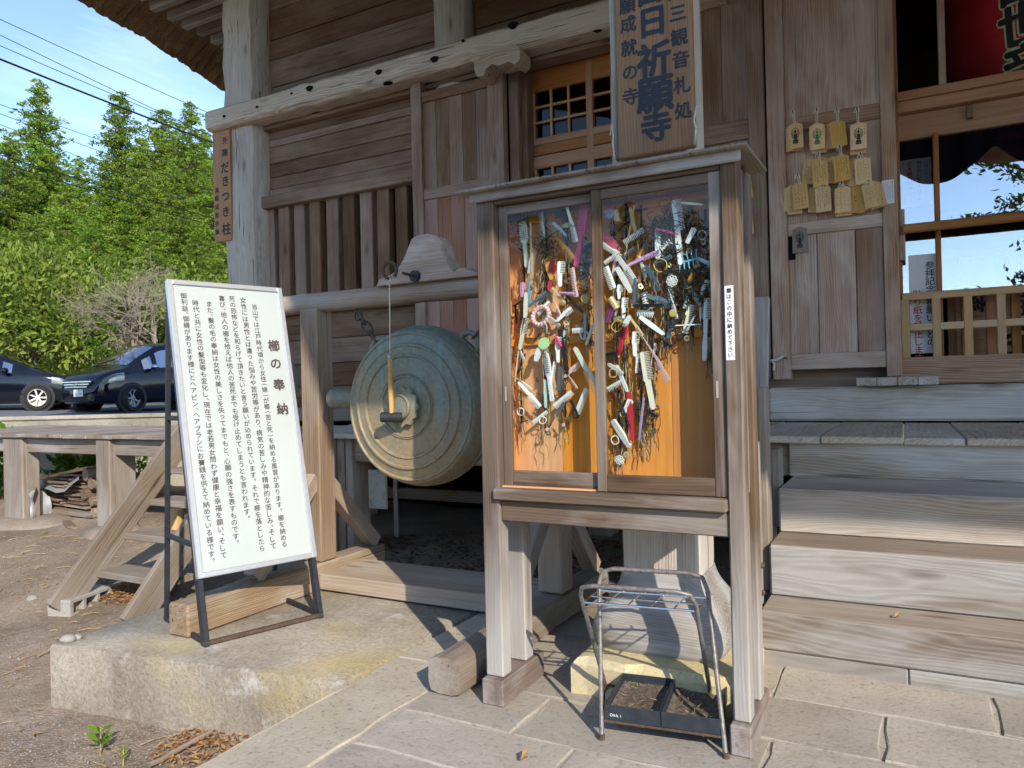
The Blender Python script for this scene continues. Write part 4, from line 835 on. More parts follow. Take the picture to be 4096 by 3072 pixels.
for k in (0, 1):
    s0 = SF+SE*(.015+k*(SWd-.03)); bot = s0+(-_sn)*back+Vector((0, 0, -.005)); top = s0+SU*1.82-SN*.05
    board('back_leg', bot, top, .026, .026, 'iron_black', sgn, up=tuple(SE))
    for f in (.0, .28, .66): q0 = s0+SU*(1.82*f)-SN*.035+Vector((0, 0, .0 if f else .012)); q1 = bot.lerp(top, f)+Vector((0, 0, 0 if f else .016)); board('side_brace', q0, q1, .026, .022, 'iron_black', sgn)
q0 = SF+Vector((0, 0, .004))-SN*.01; board('foot_bar', q0, q0+SE*SWd, .02, .03, 'iron_rust', sgn)
q0 = SF+(-_sn)*back+Vector((0, 0, .01)); board('foot_bar', q0, q0+SE*SWd, .02, .03, 'iron_black', sgn)
mb = MB(); YT = -.0112
cols = (('当山では江戸時代頃から女性（嫁）が櫛（苦と死）を納める風習があります。櫛を納める', (547, 664), (613, 1176)), ('女性には男性とは違った悩みや苦労等があり、病気の苦しみや精神的な苦しみ、そして', (523, 650), (589, 1180)),
        ('死の恐怖などを和らげて頂きたいと言う願いが込められています。それで櫛を落としたら', (500, 647), (564, 1185)), ('喜び、他人の櫛を拾えば他人の苦死までも受け止めてしまうとも言われます。', (476, 646), (535, 1121)),
        ('また、髪の毛の奉納は女性の美しさを失ってまでもと、心願の強さを表すものです。', (449, 658), (511, 1174)), ('時代と共に女性の髪型等も変化し、現在では老若男女問わず健康と幸福を願い、そして', (421, 656), (481, 1200)),
        ('御利益、御縁があります様にとヘアピン、ヘアブラシにお賽銭を供えて納めている様です。', (394, 640), (458, 1213)))
for tx, a, b in cols:
    u0, v0 = sg_uv(*a); u1, v1 = sg_uv(*b); wts = [.72 if c in '（）' else (.62 if c == '、' else 1.) for c in tx]; tot = sum(wts)-.5*(wts[0]+wts[-1]); pt_ = (v0-v1)/tot
    column(mb, tx, (u0+u1)/2, v0, pt_, pt_*.98, .014, YT)
for ch, p in zip('櫛の奉納', ((590, 748), (594, 787), (601, 832), (608, 884))): u, v = sg_uv(*p); glyph_to(mb, ch, u, v, .075, .032, 0, YT)
mb.obj('lettering', 'ink_sign', pnl, SMX)
# ================================================================== display case
CX0, CX1, CYf, CYb = -1.568, -.503, 2.66, 2.94; CBK = 2.83
dc = thing('display_case', 'tall weathered brown wooden display case with two sliding glass doors', 'display case', ((CX0+CX1)/2, 2.8, 0))
pwL = .082
for x0, x1 in ((CX0, CX0+pwL), (CX1-.06, CX1)):
    for y0, y1 in ((CYf, CYf+.075), (CYb-.075, CYb)):
        xbox('post', x0, x1, y0, y1, .112, 2.095, 'wood_casepost', dc, 'z', .006)
xbox('foot', CX0-.005, CX0+.095, 2.63, 3.02, .003, .11, 'wood_casepale', dc, 'y', .006); xbox('foot', CX1-.068, CX1+.006, 2.63, 3.02, .003, .11, 'wood_casepale', dc, 'y', .006)
IX0, IX1 = CX0+pwL+.001, CX1-.061
xbox('apron', IX0, IX1, CYf+.012, CYf+.05, .755, .842, 'wood_case', dc, bev=.005)
xbox('door_sill', IX0-.02, IX1, CYf-.024, CYb, .845, .893, 'wood_case', dc, bev=.006)
xbox('head_rail', IX0, IX1, CYf+.005, CYf+.075, 2.062, 2.10, 'wood_case', dc, bev=.004)
xbox('fascia', CX0-.02, CX1+.015, CYf-.022, CYf-.002, 2.075, 2.118, 'wood_casepale', dc, bev=.006)
rr = random.Random(3)
for k in range(6):
    w_ = (1.175)/6; a = -1.632+w_*k; M = frame((a+w_/2, (2.60+3.03)/2, 2.126+rr.uniform(-.002, .002)), (0, 1, .03), (0, 0, 1)); MB().box(.43, w_-.004, .011, None, .003).obj('roof_board', 'wood_deckpost', dc, M)
for k in range(4):
    w_ = (CX1-CX0-.128)/4; xbox('back_board', CX0+.066+w_*k+.001, CX0+.066+w_*(k+1)-.001, CBK-.012-.001*(k % 2), CBK, .893, 2.10, 'wood_orange', dc, 'z', .001)
xbox('side_panel', CX0+.02, CX0+.03, CYf+.076, CYb-.076, .893, 2.1, 'wood_case', dc, 'z', .001); xbox('side_panel', CX1-.03, CX1-.02, CYf+.076, CYb-.076, .893, 2.1, 'wood_case', dc, 'z', .001)
xbox('side_board', CX0+.064, CX0+.080, CYf+.076, CBK-.014, .893, 2.1, 'wood_orange', dc, 'z', .001); xbox('side_board', CX1-.058, CX1-.044, CYf+.076, CBK-.014, .893, 2.1, 'wood_case', dc, 'z', .001)
def C6(cx, cy): return ((1900+.7536*cx)/KV, (700+.7536*cy)/KV)
bz = mz(*C6(900, 850), CBK-.03); xbox('batten', CX0+.04, CX1-.035, CBK-.03, CBK-.014, bz-.018, bz+.018, 'wood_orange', dc, bev=.003)
bz = mz(*C6(900, 150), CBK-.03); xbox('batten', CX0+.04, CX1-.035, CBK-.03, CBK-.014, bz-.018, bz+.018, 'wood_orange', dc, bev=.003)
xbox('case_floor', CX0+.02, CX1-.02, CYf+.03, CBK-.014, .8935, .90, 'wood_orange', dc, bev=0)
for (x0, x1, sl_, sr, Y) in ((IX0+.001, -1.030, .040, .034, 2.712), (-1.060, IX1-.001, .040, .045, 2.686)):
    d = thing_part('sliding_door', dc, ((x0+x1)/2, Y, .9))
    xbox('stile', x0, x0+sl_, Y-.011, Y+.011, .895, 2.060, 'wood_case', d, 'z', .003); xbox('stile', x1-sr, x1, Y-.011, Y+.011, .895, 2.060, 'wood_case', d, 'z', .003)
    xbox('rail', x0+sl_, x1-sr, Y-.010, Y+.010, .896, .962, 'wood_case', d, 'x', .003); xbox('rail', x0+sl_, x1-sr, Y-.010, Y+.010, 2.022, 2.059, 'wood_case', d, 'x', .003)
    xbox('pane', x0+sl_-.004, x1-sr+.004, Y-.0015, Y+.0015, .958, 2.026, 'glass_case', d, bev=0)
    gx = x0+.018 if x0 < -1.3 else x1-.028; xbox('finger_pull', gx-.004, gx+.004, Y-.0125, Y-.0115, 1.25, 1.31, 'wood_casepale', d, 'z', 0)
# paper label on the right post
lx0_, lx1_ = mx(1567, 700, CYf-.001), mx(1586, 700, CYf-.001); lz1, lz0 = mz(1575, 617, CYf-.001), mz(1575, 778, CYf-.001)
lb = thing('case_label', 'narrow white paper strip with black writing on the display case post', 'label', ((lx0_+lx1_)/2, CYf-.001, lz0))
MB().box(lx1_-lx0_, .001, lz1-lz0).obj('paper_strip', 'label_white', lb, T((lx0_+lx1_)/2, CYf-.0012, (lz0+lz1)/2)); mb = MB(); tx = '櫛はこの中に納めて下さい'; pt_ = (lz1-lz0-.014)/len(tx)
column(mb, tx, 0, (lz1-lz0)/2-.007-pt_/2, pt_, pt_*.9, .02); mb.obj('lettering', 'ink', lb, T((lx0_+lx1_)/2, CYf-.0022, (lz0+lz1)/2))
# ================================================================== umbrella stand
um = thing('umbrella_stand', 'low folding umbrella rack of brown steel tube standing before the pillar foot', 'umbrella stand', (-.83, 2.72, 0))
A0, A1 = pZ(*((1700+.7064*1001)/KV, (1900+.7064*1500)/KV), .0), pZ(*((1700+.7064*1705)/KV, (1900+.7064*1605)/KV), .0)
def C7(x, y): return ((1700+.7064*x)/KV, (1900+.7064*y)/KV)
TA0, TA1 = pZ(*C7(985, 525), .585), pZ(*C7(1590, 562), .585); TB0, TB1 = pZ(*C7(865, 622), .575), pZ(*C7(1522, 668), .575)
B0 = pZ(*C7(1037, 1248), .0); ey = (A1-A0).normalized(); B1 = B0+ey*(A1-A0).length*.97
def uframe(f0, f1, t0, t1, nm):
    e = (t1-t0).normalized(); r_ = .06; up0 = (t0-f0).normalized(); up1 = (t1-f1).normalized(); pts = [f0]
    c0 = t0-up0*r_; pts += [c0]+[c0.lerp(t0, .55).lerp(t0.lerp(t0+e*r_, .45), .5), t0+e*r_]
    c1 = t1-up1*r_; pts += [t1-e*r_, t1.lerp(t1-e*r_, .45).lerp(t1.lerp(c1, .45), .5), c1, f1]
    MB().tube(pts, .0088, 10).obj(nm, 'steel_tube', um, I(), True, 50)
uframe(A0, A1, TA0, TA1, 'frame_loop'); uframe(B0, B1, TB0, TB1, 'frame_loop')
def lerp3(a, b, t): return a.lerp(b, t)
zA = .86; ra0, ra1 = A0.lerp(TA0, zA), A1.lerp(TA1, zA); rb0, rb1 = B0.lerp(TB0, zA), B1.lerp(TB1, zA)
for (a, b) in ((ra0, ra1), (rb0, rb1)): MB().tube([a, b], .0045, 8).obj('rack_rod', 'chrome', um, I(), True, 40)
mid0, mid1 = ra0.lerp(rb0, .5), ra1.lerp(rb1, .5); MB().tube([mid0, mid1], .0035, 8).obj('rack_rod', 'chrome', um, I(), True, 40)
for f in (.2, .4, .6, .8):
    a, b = ra0.lerp(ra1, f), rb0.lerp(rb1, f); MB().tube([b, a, a+Vector((.008, 0, .022)), a+Vector((.016, 0, .0))], .0032, 6).obj('divider', 'steel_tube', um, I(), True, 40)
for (a, b) in ((ra0, rb0), (ra1, rb1)): MB().tube([a, b], .004, 6).obj('side_rod', 'iron_rust', um, I(), True, 40)
tz = .062
fa0, fa1 = A0.lerp(TA0, tz/.585), A1.lerp(TA1, tz/.585); fb0, fb1 = B0.lerp(TB0, tz/.575), B1.lerp(TB1, tz/.575)
for (a, b) in ((fa0, fa1), (fb0, fb1), (fa0, fb0), (fa1, fb1)): MB().tube([a, b], .005, 6).obj('tray_rail', 'iron_rust', um, I(), True, 40)
tw = (fa1-fa0).length; ang = math.atan2(ey.y, ey.x); dp_ = (fb0-fa0).length-.012
for k in range(2):
    t = thing('drip_tray', ('black plastic drip tray with white maker mark on the umbrella rack', 'black plastic drip tray without marking on the umbrella rack')[k], 'tray')
    M = Matrix.Rotation(ang, 4, 'Z'); o = fa0+ey*(.012+k*(tw-.02)/2); o = o+Vector((0, 0, .006)); M = T(o) @ M; place(t, M); wx = (tw-.026)/2
    for (x0, x1, y0, y1, z0, z1, nm) in ((0, wx, 0, dp_, 0, .003, 'tray_floor'), (0, wx, 0, .004, .003, .055, 'tray_wall'), (0, wx, dp_-.004, dp_, .003, .055, 'tray_wall'), (0, .004, .004, dp_-.004, .003, .055, 'tray_wall'), (wx-.004, wx, .004, dp_-.004, .003, .055, 'tray_wall')):
        MB().box(x1-x0, y1-y0, z1-z0, None, .001).obj(nm, 'tray_black', t, M @ T((x0+x1)/2, (y0+y1)/2, (z0+z1)/2))
    vs = []; fs = []; rr = random.Random(k)
    for i in range(9):
        for j in range(9): e = max(abs(i-4), abs(j-4))/4; vs.append((.006+(wx-.012)*i/8, .006+(dp_-.012)*j/8, .006+.016*e**4+rr.uniform(0, .004)))
    fs = [(i*9+j, i*9+j+9, i*9+j+10, i*9+j+1) for i in range(8) for j in range(8)]; MB().add(vs, fs).obj('dirt', 'tray_dirt', t, M)
    mb = MB()
    for i in range(40):
        x, y = rr.uniform(.01, wx-.01), rr.choice((rr.uniform(.01, .03), rr.uniform(dp_-.03, dp_-.01), rr.uniform(.01, dp_-.01))); a = rr.uniform(0, 3.1); l = rr.uniform(.01, .03); mb.tube([(x, y, .022), (min(max(x+l*math.cos(a), .008), wx-.008), min(max(y+l*math.sin(a), .008), dp_-.008), .026)], .0011, 3)
    mb.obj('straw_litter', 'straw', t, M)
    if k == 0:
        mb = MB()
        for i, ch in enumerate('Ohki'): glyph_to(mb, ch, .026+.0115*i, .020, .015, .012)
        mb.obj('maker_mark', 'label_white', t, M @ T(0, -.0008, 0))
for p in (A0, A1, B0, B1): MB().tube([p+Vector((0, 0, .002)), p+Vector((0, 0, .02))], .0125, 10).obj('foot_cap', 'iron_rust', um, I(), True, 40)
# ================================================================== combs and hair offerings in the case
YC = 2.768; CPX = .00083
def comb_mesh(L_, W_, teeth=True, handle=.0, mb=None):
    # length along X, teeth point to -Z
    mb = mb or MB(); h0 = -L_/2+L_*handle; th = .0035
    if handle:
        mb.prism([(-L_/2, -W_*.16), (-L_/2+.006, -W_*.28), (h0, -W_*.20), (h0+.004, W_*.5), (h0-.006, W_*.36), (-L_/2+.01, W_*.24), (-L_/2, W_*.1)], th*1.8)
    mb.prism([(h0, W_*.1), (L_/2-.004, W_*.1), (L_/2, W_*.2), (L_/2-.003, W_*.5), (h0, W_*.5)], th)
    n = max(6, int((L_/2-h0)/.0062)) if teeth else 0
    for i in range(n):
        x = h0+(L_/2-h0)*(i+.5)/n; w = (L_/2-h0)/n*.5; mb.add([(x-w/2, -th*.4, W_*.1), (x+w/2, -th*.4, W_*.1), (x+w*.25, -th*.2, -W_*.5), (x-w*.25, -th*.2, -W_*.5), (x-w/2, th*.4, W_*.1), (x+w/2, th*.4, W_*.1), (x+w*.25, th*.2, -W_*.5), (x-w*.25, th*.2, -W_*.5)], [(0, 1, 2, 3), (7, 6, 5, 4), (0, 3, 7, 4), (1, 5, 6, 2), (2, 6, 7, 3)])
    if not teeth: mb.prism([(h0, -W_*.45), (L_/2-.006, -W_*.4), (L_/2, 0), (L_/2-.004, W_*.12), (h0, W_*.12)], th*1.4)
    return mb
def stick_mesh(L_, W_): return MB().prism([(-L_/2, -W_*.25), (-L_/2+.005, -W_*.4), (0, -W_*.5), (L_/2-.006, -W_*.35), (L_/2, 0), (L_/2-.006, W_*.35), (0, W_*.5), (-L_/2+.005, W_*.4), (-L_/2, W_*.25)], W_*.5)
def tail_mesh(L_, W_):
    mb = comb_mesh(L_*.45, W_); mb.v = [(x+L_*.275, y, z) for x, y, z in mb.v]; return mb.prism([(-L_/2, 0), (L_*.05, W_*.1), (L_*.05, W_*.45), (-L_*.1, W_*.32)], .0035)
COUNT = {}
def put(kind, col, cx, cy, Lc, ang, Wc=30, dy=0.):
    L_, W_ = Lc*CPX, Wc*CPX; p = pY(*C6(cx, cy), YC+dy); rr = random.Random(int(cx*7+cy*3))
    a = R(ang); M = frame((p.x, YC+dy, p.z), (math.cos(a), rr.uniform(-.1, .1), math.sin(a)), (-math.sin(a), rr.uniform(-.35, .35), math.cos(a)))
    side = 'left' if cx < 650 else 'right'; tl = 'upright' if abs(abs(ang)-90) < 16 else ('level' if abs(ang) < 16 else ('leaning' if ang > 0 else 'slanting')); hi = 'near the case lintel' if cy < 480 else ('just above the back batten' if cy < 820 else ('just below the back batten' if cy < 1120 else 'low over the case sill'))
    cn = {'palepink': 'pale pink', 'skyblue': 'sky blue', 'print': 'red flower-printed'}.get(col, col); mt = 'pl_'+col
    nm = {'comb': 'comb', 'hcomb': 'handled_comb', 'brush': 'hairbrush', 'stick': 'hair_stick', 'tail': 'tail_comb', 'tie': 'hair_tie', 'scrunchie': 'scrunchie', 'disc': 'button', 'flower': 'hair_flower', 'claw': 'hair_claw', 'clip': 'hair_clip', 'cork': 'cork', 'tangle': 'hair_tangle', 'fan': 'folding_comb'}[kind]
    lab = '%s %s %s behind the %s pane, %s' % (tl, cn, nm.replace('_', ' '), side, hi)
    if kind == 'tangle': lab = 'tangled knot of %s hair behind the %s pane, %s' % (cn, side, hi); mt = 'hair' if col in ('black', 'brown') else mt
    if kind in ('tie', 'scrunchie', 'disc', 'flower', 'claw', 'tangle', 'fan', 'cork'): lab = lab.replace(tl+' ', '', 1) if kind != 'tangle' else lab
    g = 'combs and hair things in the case'
    if kind == 'brush':
        t = thing(nm, lab, 'hairbrush', M, g); MB().prism([(-L_/2, -W_*.18), (-L_/2+.006, -W_*.3), (-L_*.02, -W_*.2), (L_*.05, -W_*.45), (L_*.3, -W_*.5), (L_/2-.01, -W_*.36), (L_/2, 0), (L_/2-.01, W_*.36), (L_*.3, W_*.5), (L_*.05, W_*.45), (-L_*.02, W_*.2), (-L_/2+.006, W_*.3), (-L_/2, W_*.18)], .011).obj('handle', mt, t, M)
        mb = MB()
        for i in range(11):
            for j in range(4):
                x = L_*(.07+.39*i/10); z = W_*(-.33+.22*j)*(1 if i < 8 else .7); mb.tube([(x, -.005, z), (x+.001, -.017, z*1.1)], .0011, 4)
        mb.obj('bristles', 'pl_black' if col != 'pink' else 'pl_red', t, M); return
    if kind == 'comb': mb = comb_mesh(L_, W_)
    elif kind == 'hcomb': mb = comb_mesh(L_, W_, True, .5)
    elif kind == 'stick': mb = stick_mesh(L_, W_)
    elif kind == 'tail': mb = tail_mesh(L_, W_)
    elif kind == 'tie': mb = MB().tube([(L_/2*math.cos(t), .003*math.sin(3*t), L_/2*math.sin(t)) for t in np.linspace(0, 6.28, 20)[:-1]], .0022, 6, close=True)
    elif kind == 'scrunchie': mb = MB().tube([(L_/2*(1+.10*math.sin(17*t))*math.cos(t), .006*math.cos(17*t), L_/2*(1+.10*math.sin(17*t))*math.sin(t)) for t in np.linspace(0, 6.28, 103)[:-1]], .0075, 6, close=True)
    elif kind == 'disc': mb = MB().lathe([(.001, 0), (L_/2, 0), (L_/2, .004), (L_/3, .005), (.001, .004)], 18, Matrix.Rotation(R(90), 4, 'X'))
    elif kind == 'flower':
        mb = MB()
        for k in range(8): t = k*math.pi/4; mb.tube([(L_/2*(.55+.45*math.cos(s))*math.cos(t)-L_*.16*math.sin(s)*math.sin(t), -.006, L_/2*(.55+.45*math.cos(s))*math.sin(t)+L_*.16*math.sin(s)*math.cos(t)) for s in np.linspace(0, 6.28, 9)[:-1]], .0022, 5, close=True)
        mb.lathe([(.001, 0), (.005, .002), (.004, .007), (.001, .008)], 8, Matrix.Rotation(R(90), 4, 'X'))
    elif kind == 'claw':
        mb = MB()
        for sg in (-1, 1):
            for k in range(5): x = (-.4+.2*k)*L_; mb.tube([(x, 0, sg*.004), (x*1.05, -.008, sg*W_*.35), (x*1.15, -.003, sg*W_*.62), (x*1.2, .006, sg*W_*.55)], [.003, .0026, .002, .001], 5)
        mb.tube([(-L_*.45, 0, 0), (L_*.45, 0, 0)], .0045, 8)
    elif kind == 'clip': mb = MB().prism([(-L_/2, -W_*.3), (L_/2, -W_*.5), (L_/2+.004, 0), (L_/2, W_*.5), (-L_/2, W_*.3)], .006).tube([(-L_/2, -.004, 0), (L_/2, -.006, 0)], .0022, 6)
    elif kind == 'cork': mb = MB().tube([(-L_/2, 0, 0), (L_/2, 0, 0)], W_/2, 14)
    elif kind == 'fan':
        mb = MB()
        for k in range(9): t = R(30+15*k); mb.tube([(0, .001*k, 0), (L_*math.cos(t), .001*k, L_*math.sin(t))], [.003, .0022], 5)
        mb.prism([(0, 0)]+[(L_*.55*math.cos(R(30+15*k)), L_*.55*math.sin(R(30+15*k))) for k in range(9)], .003)
    elif kind == 'tangle':
        mb = MB()
        for k in range(46):
            c = [rr.gauss(0, L_*.26) for _ in range(3)]; pts = [(c[0], c[1]*.35, c[2])]
            for q in range(4): pts.append((pts[-1][0]+rr.gauss(0, L_*.16), pts[-1][1]+rr.gauss(0, .006), pts[-1][2]+rr.gauss(0, L_*.16)))
            mb.tube(pts, .0016, 3, False)
    tag(mb.obj(nm, mt, None, M, kind in ('tie', 'scrunchie', 'cork'), 40), lab, {'hair_stick': 'hair stick', 'handled_comb': 'comb', 'tail_comb': 'comb', 'folding_comb': 'comb'}.get(nm, nm.replace('_', ' ')), g)
ITEMS = '''brush cream 265 360 250 94 46;stick tan 300 400 280 90 14;tangle black 235 225 110 0;hcomb white 455 525 125 85 38;brush red 405 530 150 78 36;hcomb amber 475 390 145 -57 40;brush pink 562 320 300 79 58;stick grey 450 287 115 -46 16;hcomb cream 510 255 195 -77 26;clip gold 478 268 36 0 26;comb slate 340 662 112 36 30;stick blue 286 622 150 88 14;scrunchie palepink 350 748 92 0;comb white 366 706 88 40 28
comb tan 440 645 110 -50 26;tail palepink 430 692 130 -66 14;clip lilac 485 628 75 -8 16;stick black 525 682 135 -47 15;hcomb cream 255 842 165 74 36;disc green 367 895 62 0;stick white 333 952 72 74 28;hcomb white 443 926 128 85 34;stick black 472 940 230 -81 22;hcomb cream 590 1036 250 -65 42;brush white 392 1068 250 98 34;hcomb mint 376 1160 142 88 24;hcomb white 287 1166 172 -50 30;tail palepink 508 1086 112 -56 16
comb white 470 1192 122 36 30;comb white 570 1200 132 66 34;comb black 520 1242 92 -62 32;clip slate 452 1246 80 58 16;tie white 242 1256 40 0;tie white 360 1302 36 0;disc palepink 470 1326 18 0;disc palepink 384 1350 18 0;flower amber 578 580 72 0;flower gold 588 656 44 0;claw black 582 500 84 70 40;claw black 600 386 62 20 30;comb white 420 780 80 -40 24;comb white 545 826 62 0 26;tangle brown 385 380 100 0;tangle black 470 200 90 0
stick cream 612 840 120 65 14;clip black 232 680 64 25 12;comb white 1078 212 150 98 44;stick cream 1152 152 104 -14 12;stick white 1082 372 190 -85 28;stick white 971 364 142 89 28;hcomb lilac 890 446 168 18 28;comb white 728 440 92 29 22;hcomb white 802 502 160 -60 40;stick white 792 558 142 -62 26;comb white 712 546 112 -72 34;stick print 726 358 112 -50 38;cork tan 750 222 58 -75 34;cork tan 735 682 62 -60 36
fan lavender 712 232 42 0;comb white 842 326 112 26 30;claw skyblue 1132 456 100 10 70;clip slate 1000 452 80 20 22;hcomb slate 942 552 132 -70 40;flower white 1048 562 52 0;fan brown 1225 420 58 0;comb black 1130 522 232 -2 40;tangle black 1150 612 100 0;tangle black 1092 622 80 0;tangle brown 1035 420 90 0;hcomb slate 957 660 142 -26 40;stick black 920 692 150 -3 16;comb white 905 736 82 -10 30
stick white 940 800 150 -38 24;claw black 1060 822 124 -70 36;disc gold 1052 732 34 0;hcomb white 1230 766 190 84 36;stick white 1222 912 122 85 24;brush red 782 872 155 76 36;stick white 806 776 62 60 24;hcomb white 852 896 118 86 36;tie gold 755 800 56 0;tail palepink 955 976 254 -62 34;hcomb cream 922 1090 270 97 46;hcomb white 745 1032 92 -40 32;stick white 780 1080 142 -66 18;comb white 742 1120 82 26 28
stick red 826 1282 232 -86 26;stick black 785 1240 222 -68 9;stick lavender 884 1292 202 84 10;stick white 776 1372 152 -58 30;flower white 770 1510 46 0;comb slate 858 620 130 84 34;stick grey 1146 786 82 60 10;stick tan 820 300 250 75 10;stick tan 838 240 120 -80 16;tie gold 985 480 60 0;comb black 735 960 90 10 40;clip purple 716 735 90 70 40;stick white 1112 797 150 -1 6;tie black 1046 760 70 0
clip brown 1000 560 150 80 18;stick pink 1020 300 110 -20 10;comb brown 240 545 70 85 26;clip lilac 252 610 70 80 26;stick cream 268 690 130 88 20;tangle black 980 270 110 0;tangle brown 1180 300 120 0;comb white 860 1000 90 88 16;stick tan 222 1010 170 84 8;clip pink 440 880 60 -60 18;claw black 945 1270 60 -30 24;claw black 1015 890 66 -40 26;comb slate 455 1080 120 86 30;hcomb white 768 620 70 80 30'''
for it in ITEMS.replace('\n', ';').split(';'):
    q = it.split(); k, c, cx, cy, l, a = q[0], q[1], *map(float, q[2:6]); w_ = float(q[6]) if len(q) > 6 else 30; rr = random.Random(int(cx+cy)); put(k, c, cx, cy, l, a, w_, rr.uniform(-.030, -.002))
rr = random.Random(77)
for sx_, y0, y1 in ((262, 250, 1250), (372, 220, 1330), (488, 240, 1300), (590, 380, 880), (740, 260, 1450), (800, 220, 1300), (880, 230, 1380), (945, 300, 1350), (1035, 260, 880), (1135, 240, 840), (1222, 260, 930)):
    for k in range(6):
        cy = y0+(y1-y0)*(k+rr.random())/6; kd = rr.choice(('comb', 'hcomb', 'hcomb', 'stick', 'clip', 'claw', 'tie', 'tail', 'comb')); cl = rr.choice(('white', 'white', 'cream', 'black', 'slate', 'brown', 'palepink', 'white', 'tan', 'amber', 'grey'))
        put(kd, cl, sx_+rr.gauss(0, 22), cy, {'tie': 40, 'claw': 60, 'clip': 70}.get(kd, rr.uniform(80, 150)), rr.choice((80, 75, -75, -60, 60, 88, -82, 35, -35)), rr.uniform(18, 32) if kd != 'tail' else 16, rr.uniform(-.022, .012))
# strands of hair and straw, hung with coins
def strand(cx0, cy0, cx1, cy1, wd_, seed, where, straw):
    rr = random.Random(seed); a, b = pY(*C6(cx0, cy0), YC+.02), pY(*C6(cx1, cy1), YC+.02); t = thing('hair_strand', 'tangled strand of %s with coins, %s' % ('straw and hair' if straw else 'dark hair and cord', where), 'hair strand', a, 'strands hung in the case')
    for mt, n in (('hair', 46 if not straw else 26), ('straw', 66 if straw else 40)):
        mb = MB()
        for k in range(n):
            u = rr.random()**1.1; p = a.lerp(b, u); pts = [p+Vector((rr.gauss(0, wd_*.7), rr.gauss(0, .006), 0))]; d = rr.choice((-1, -1, -1, .4))
            for q in range(5): pts.append(pts[-1]+Vector((rr.gauss(0, wd_*.26), rr.gauss(0, .005), d*rr.uniform(.008, .032))))
            for q in pts: q.y = min(max(q.y, 2.735), 2.805); q.z = max(q.z, .91)
            mb.tube(pts, .0015 if mt == 'hair' else .0017, 3, False)
        if mt == 'hair': mb.tube([a, a.lerp(b, .3)+Vector((.005, 0, 0)), a.lerp(b, .6)-Vector((.004, 0, 0)), b], .0045, 5)
        mb.obj('hair_fibres' if mt == 'hair' else 'straw_fibres', mt, t)
    for k in range(9):
        p = a.lerp(b, rr.uniform(.05, 1))+Vector((rr.gauss(0, wd_*1.2), -.02, 0)); MB().lathe([(.004, 0), (.0115, 0), (.0115, .0016), (.004, .0016), (.004, 0)], 14, closed=True).obj('coin', 'coin', t, frame((p.x, p.y, p.z), (rr.gauss(0, .4), rr.gauss(0, .4), 1), (rr.gauss(0, .5), -1, 0)))
    for k in range(12):
        p = a.lerp(b, rr.uniform(.0, 1))+Vector((rr.gauss(0, wd_), -.015, 0)); an = rr.uniform(-1.2, 1.2); M = frame((p.x, p.y, p.z), (math.cos(an), 0, math.sin(an)), (0, -1, .2)); MB().tube([(-.02, 0, 0), (.022, .0, .003), (.024, 0, -.002), (-.02, 0, -.004)], .0016, 4).obj('hair_pin', 'pl_black', t, M)
for i, q in enumerate(((262, 190, 245, 1340, .012, 'outermost behind the left pane', 0), (372, 160, 375, 1370, .016, 'second from the left frame post', 1), (488, 150, 480, 1330, .015, 'third from the left frame post', 0), (590, 330, 600, 900, .014, 'beside the middle stile, left pane', 0), (735, 200, 775, 1540, .016, 'beside the middle stile of the right pane', 1), (800, 150, 800, 1380, .014, 'second from the middle stile, right pane', 1),
                       (880, 160, 885, 1400, .018, 'thickest in the right pane', 1), (945, 240, 945, 1380, .014, 'right of the thick bundle', 0), (1035, 200, 1020, 900, .018, 'above the empty board of the right pane', 1), (1135, 170, 1130, 870, .02, 'below the white toothed comb', 0), (1222, 180, 1235, 960, .014, 'beside the right frame post', 0))):
    strand(*q[:4], q[4], 40+i, q[5], q[6])
# ================================================================== prayer plaques on the right door
def C8(x, y): return ((3100+.2772*x)/KV, (420+.2772*y)/KV)
YE = 6.255; EPX = .2772*6.1/F_PX*1.0
def buddha(mb, W_, H_, y):
    # small standing many-armed figure on a lotus base, drawn as flat print
    def pg(pts): n = len(pts); mb.add([(x*W_, y, z*H_) for x, z in pts], [tuple(range(n))])
    pg([(-.06, .12), (.06, .12), (.075, .2), (.05, .245), (0, .27), (-.05, .245), (-.075, .2)]); pg([(-.03, .27), (.03, .27), (.04, .31), (0, .36), (-.04, .31)])
    pg([(-.12, -.16), (.12, -.16), (.09, .1), (-.09, .1)]); pg([(-.22, -.28), (.22, -.28), (.15, -.17), (-.15, -.17)]); pg([(-.16, -.36), (.16, -.36), (.24, -.29), (-.24, -.29)])
    for k in range(7):
        for s in (-1, 1): z = -.12+.052*k; w = .3-.012*abs(k-3)*2; pg([(s*.1, z+.01), (s*.1, z-.012), (s*w, z+.055), (s*(w+.05), z+.085), (s*w, z+.09)])
    for k in range(5): x = -.2+.1*k; z = .36-abs(x)*.45; pg([(x-.03, z), (x, z-.03), (x+.03, z), (x, z+.045)])
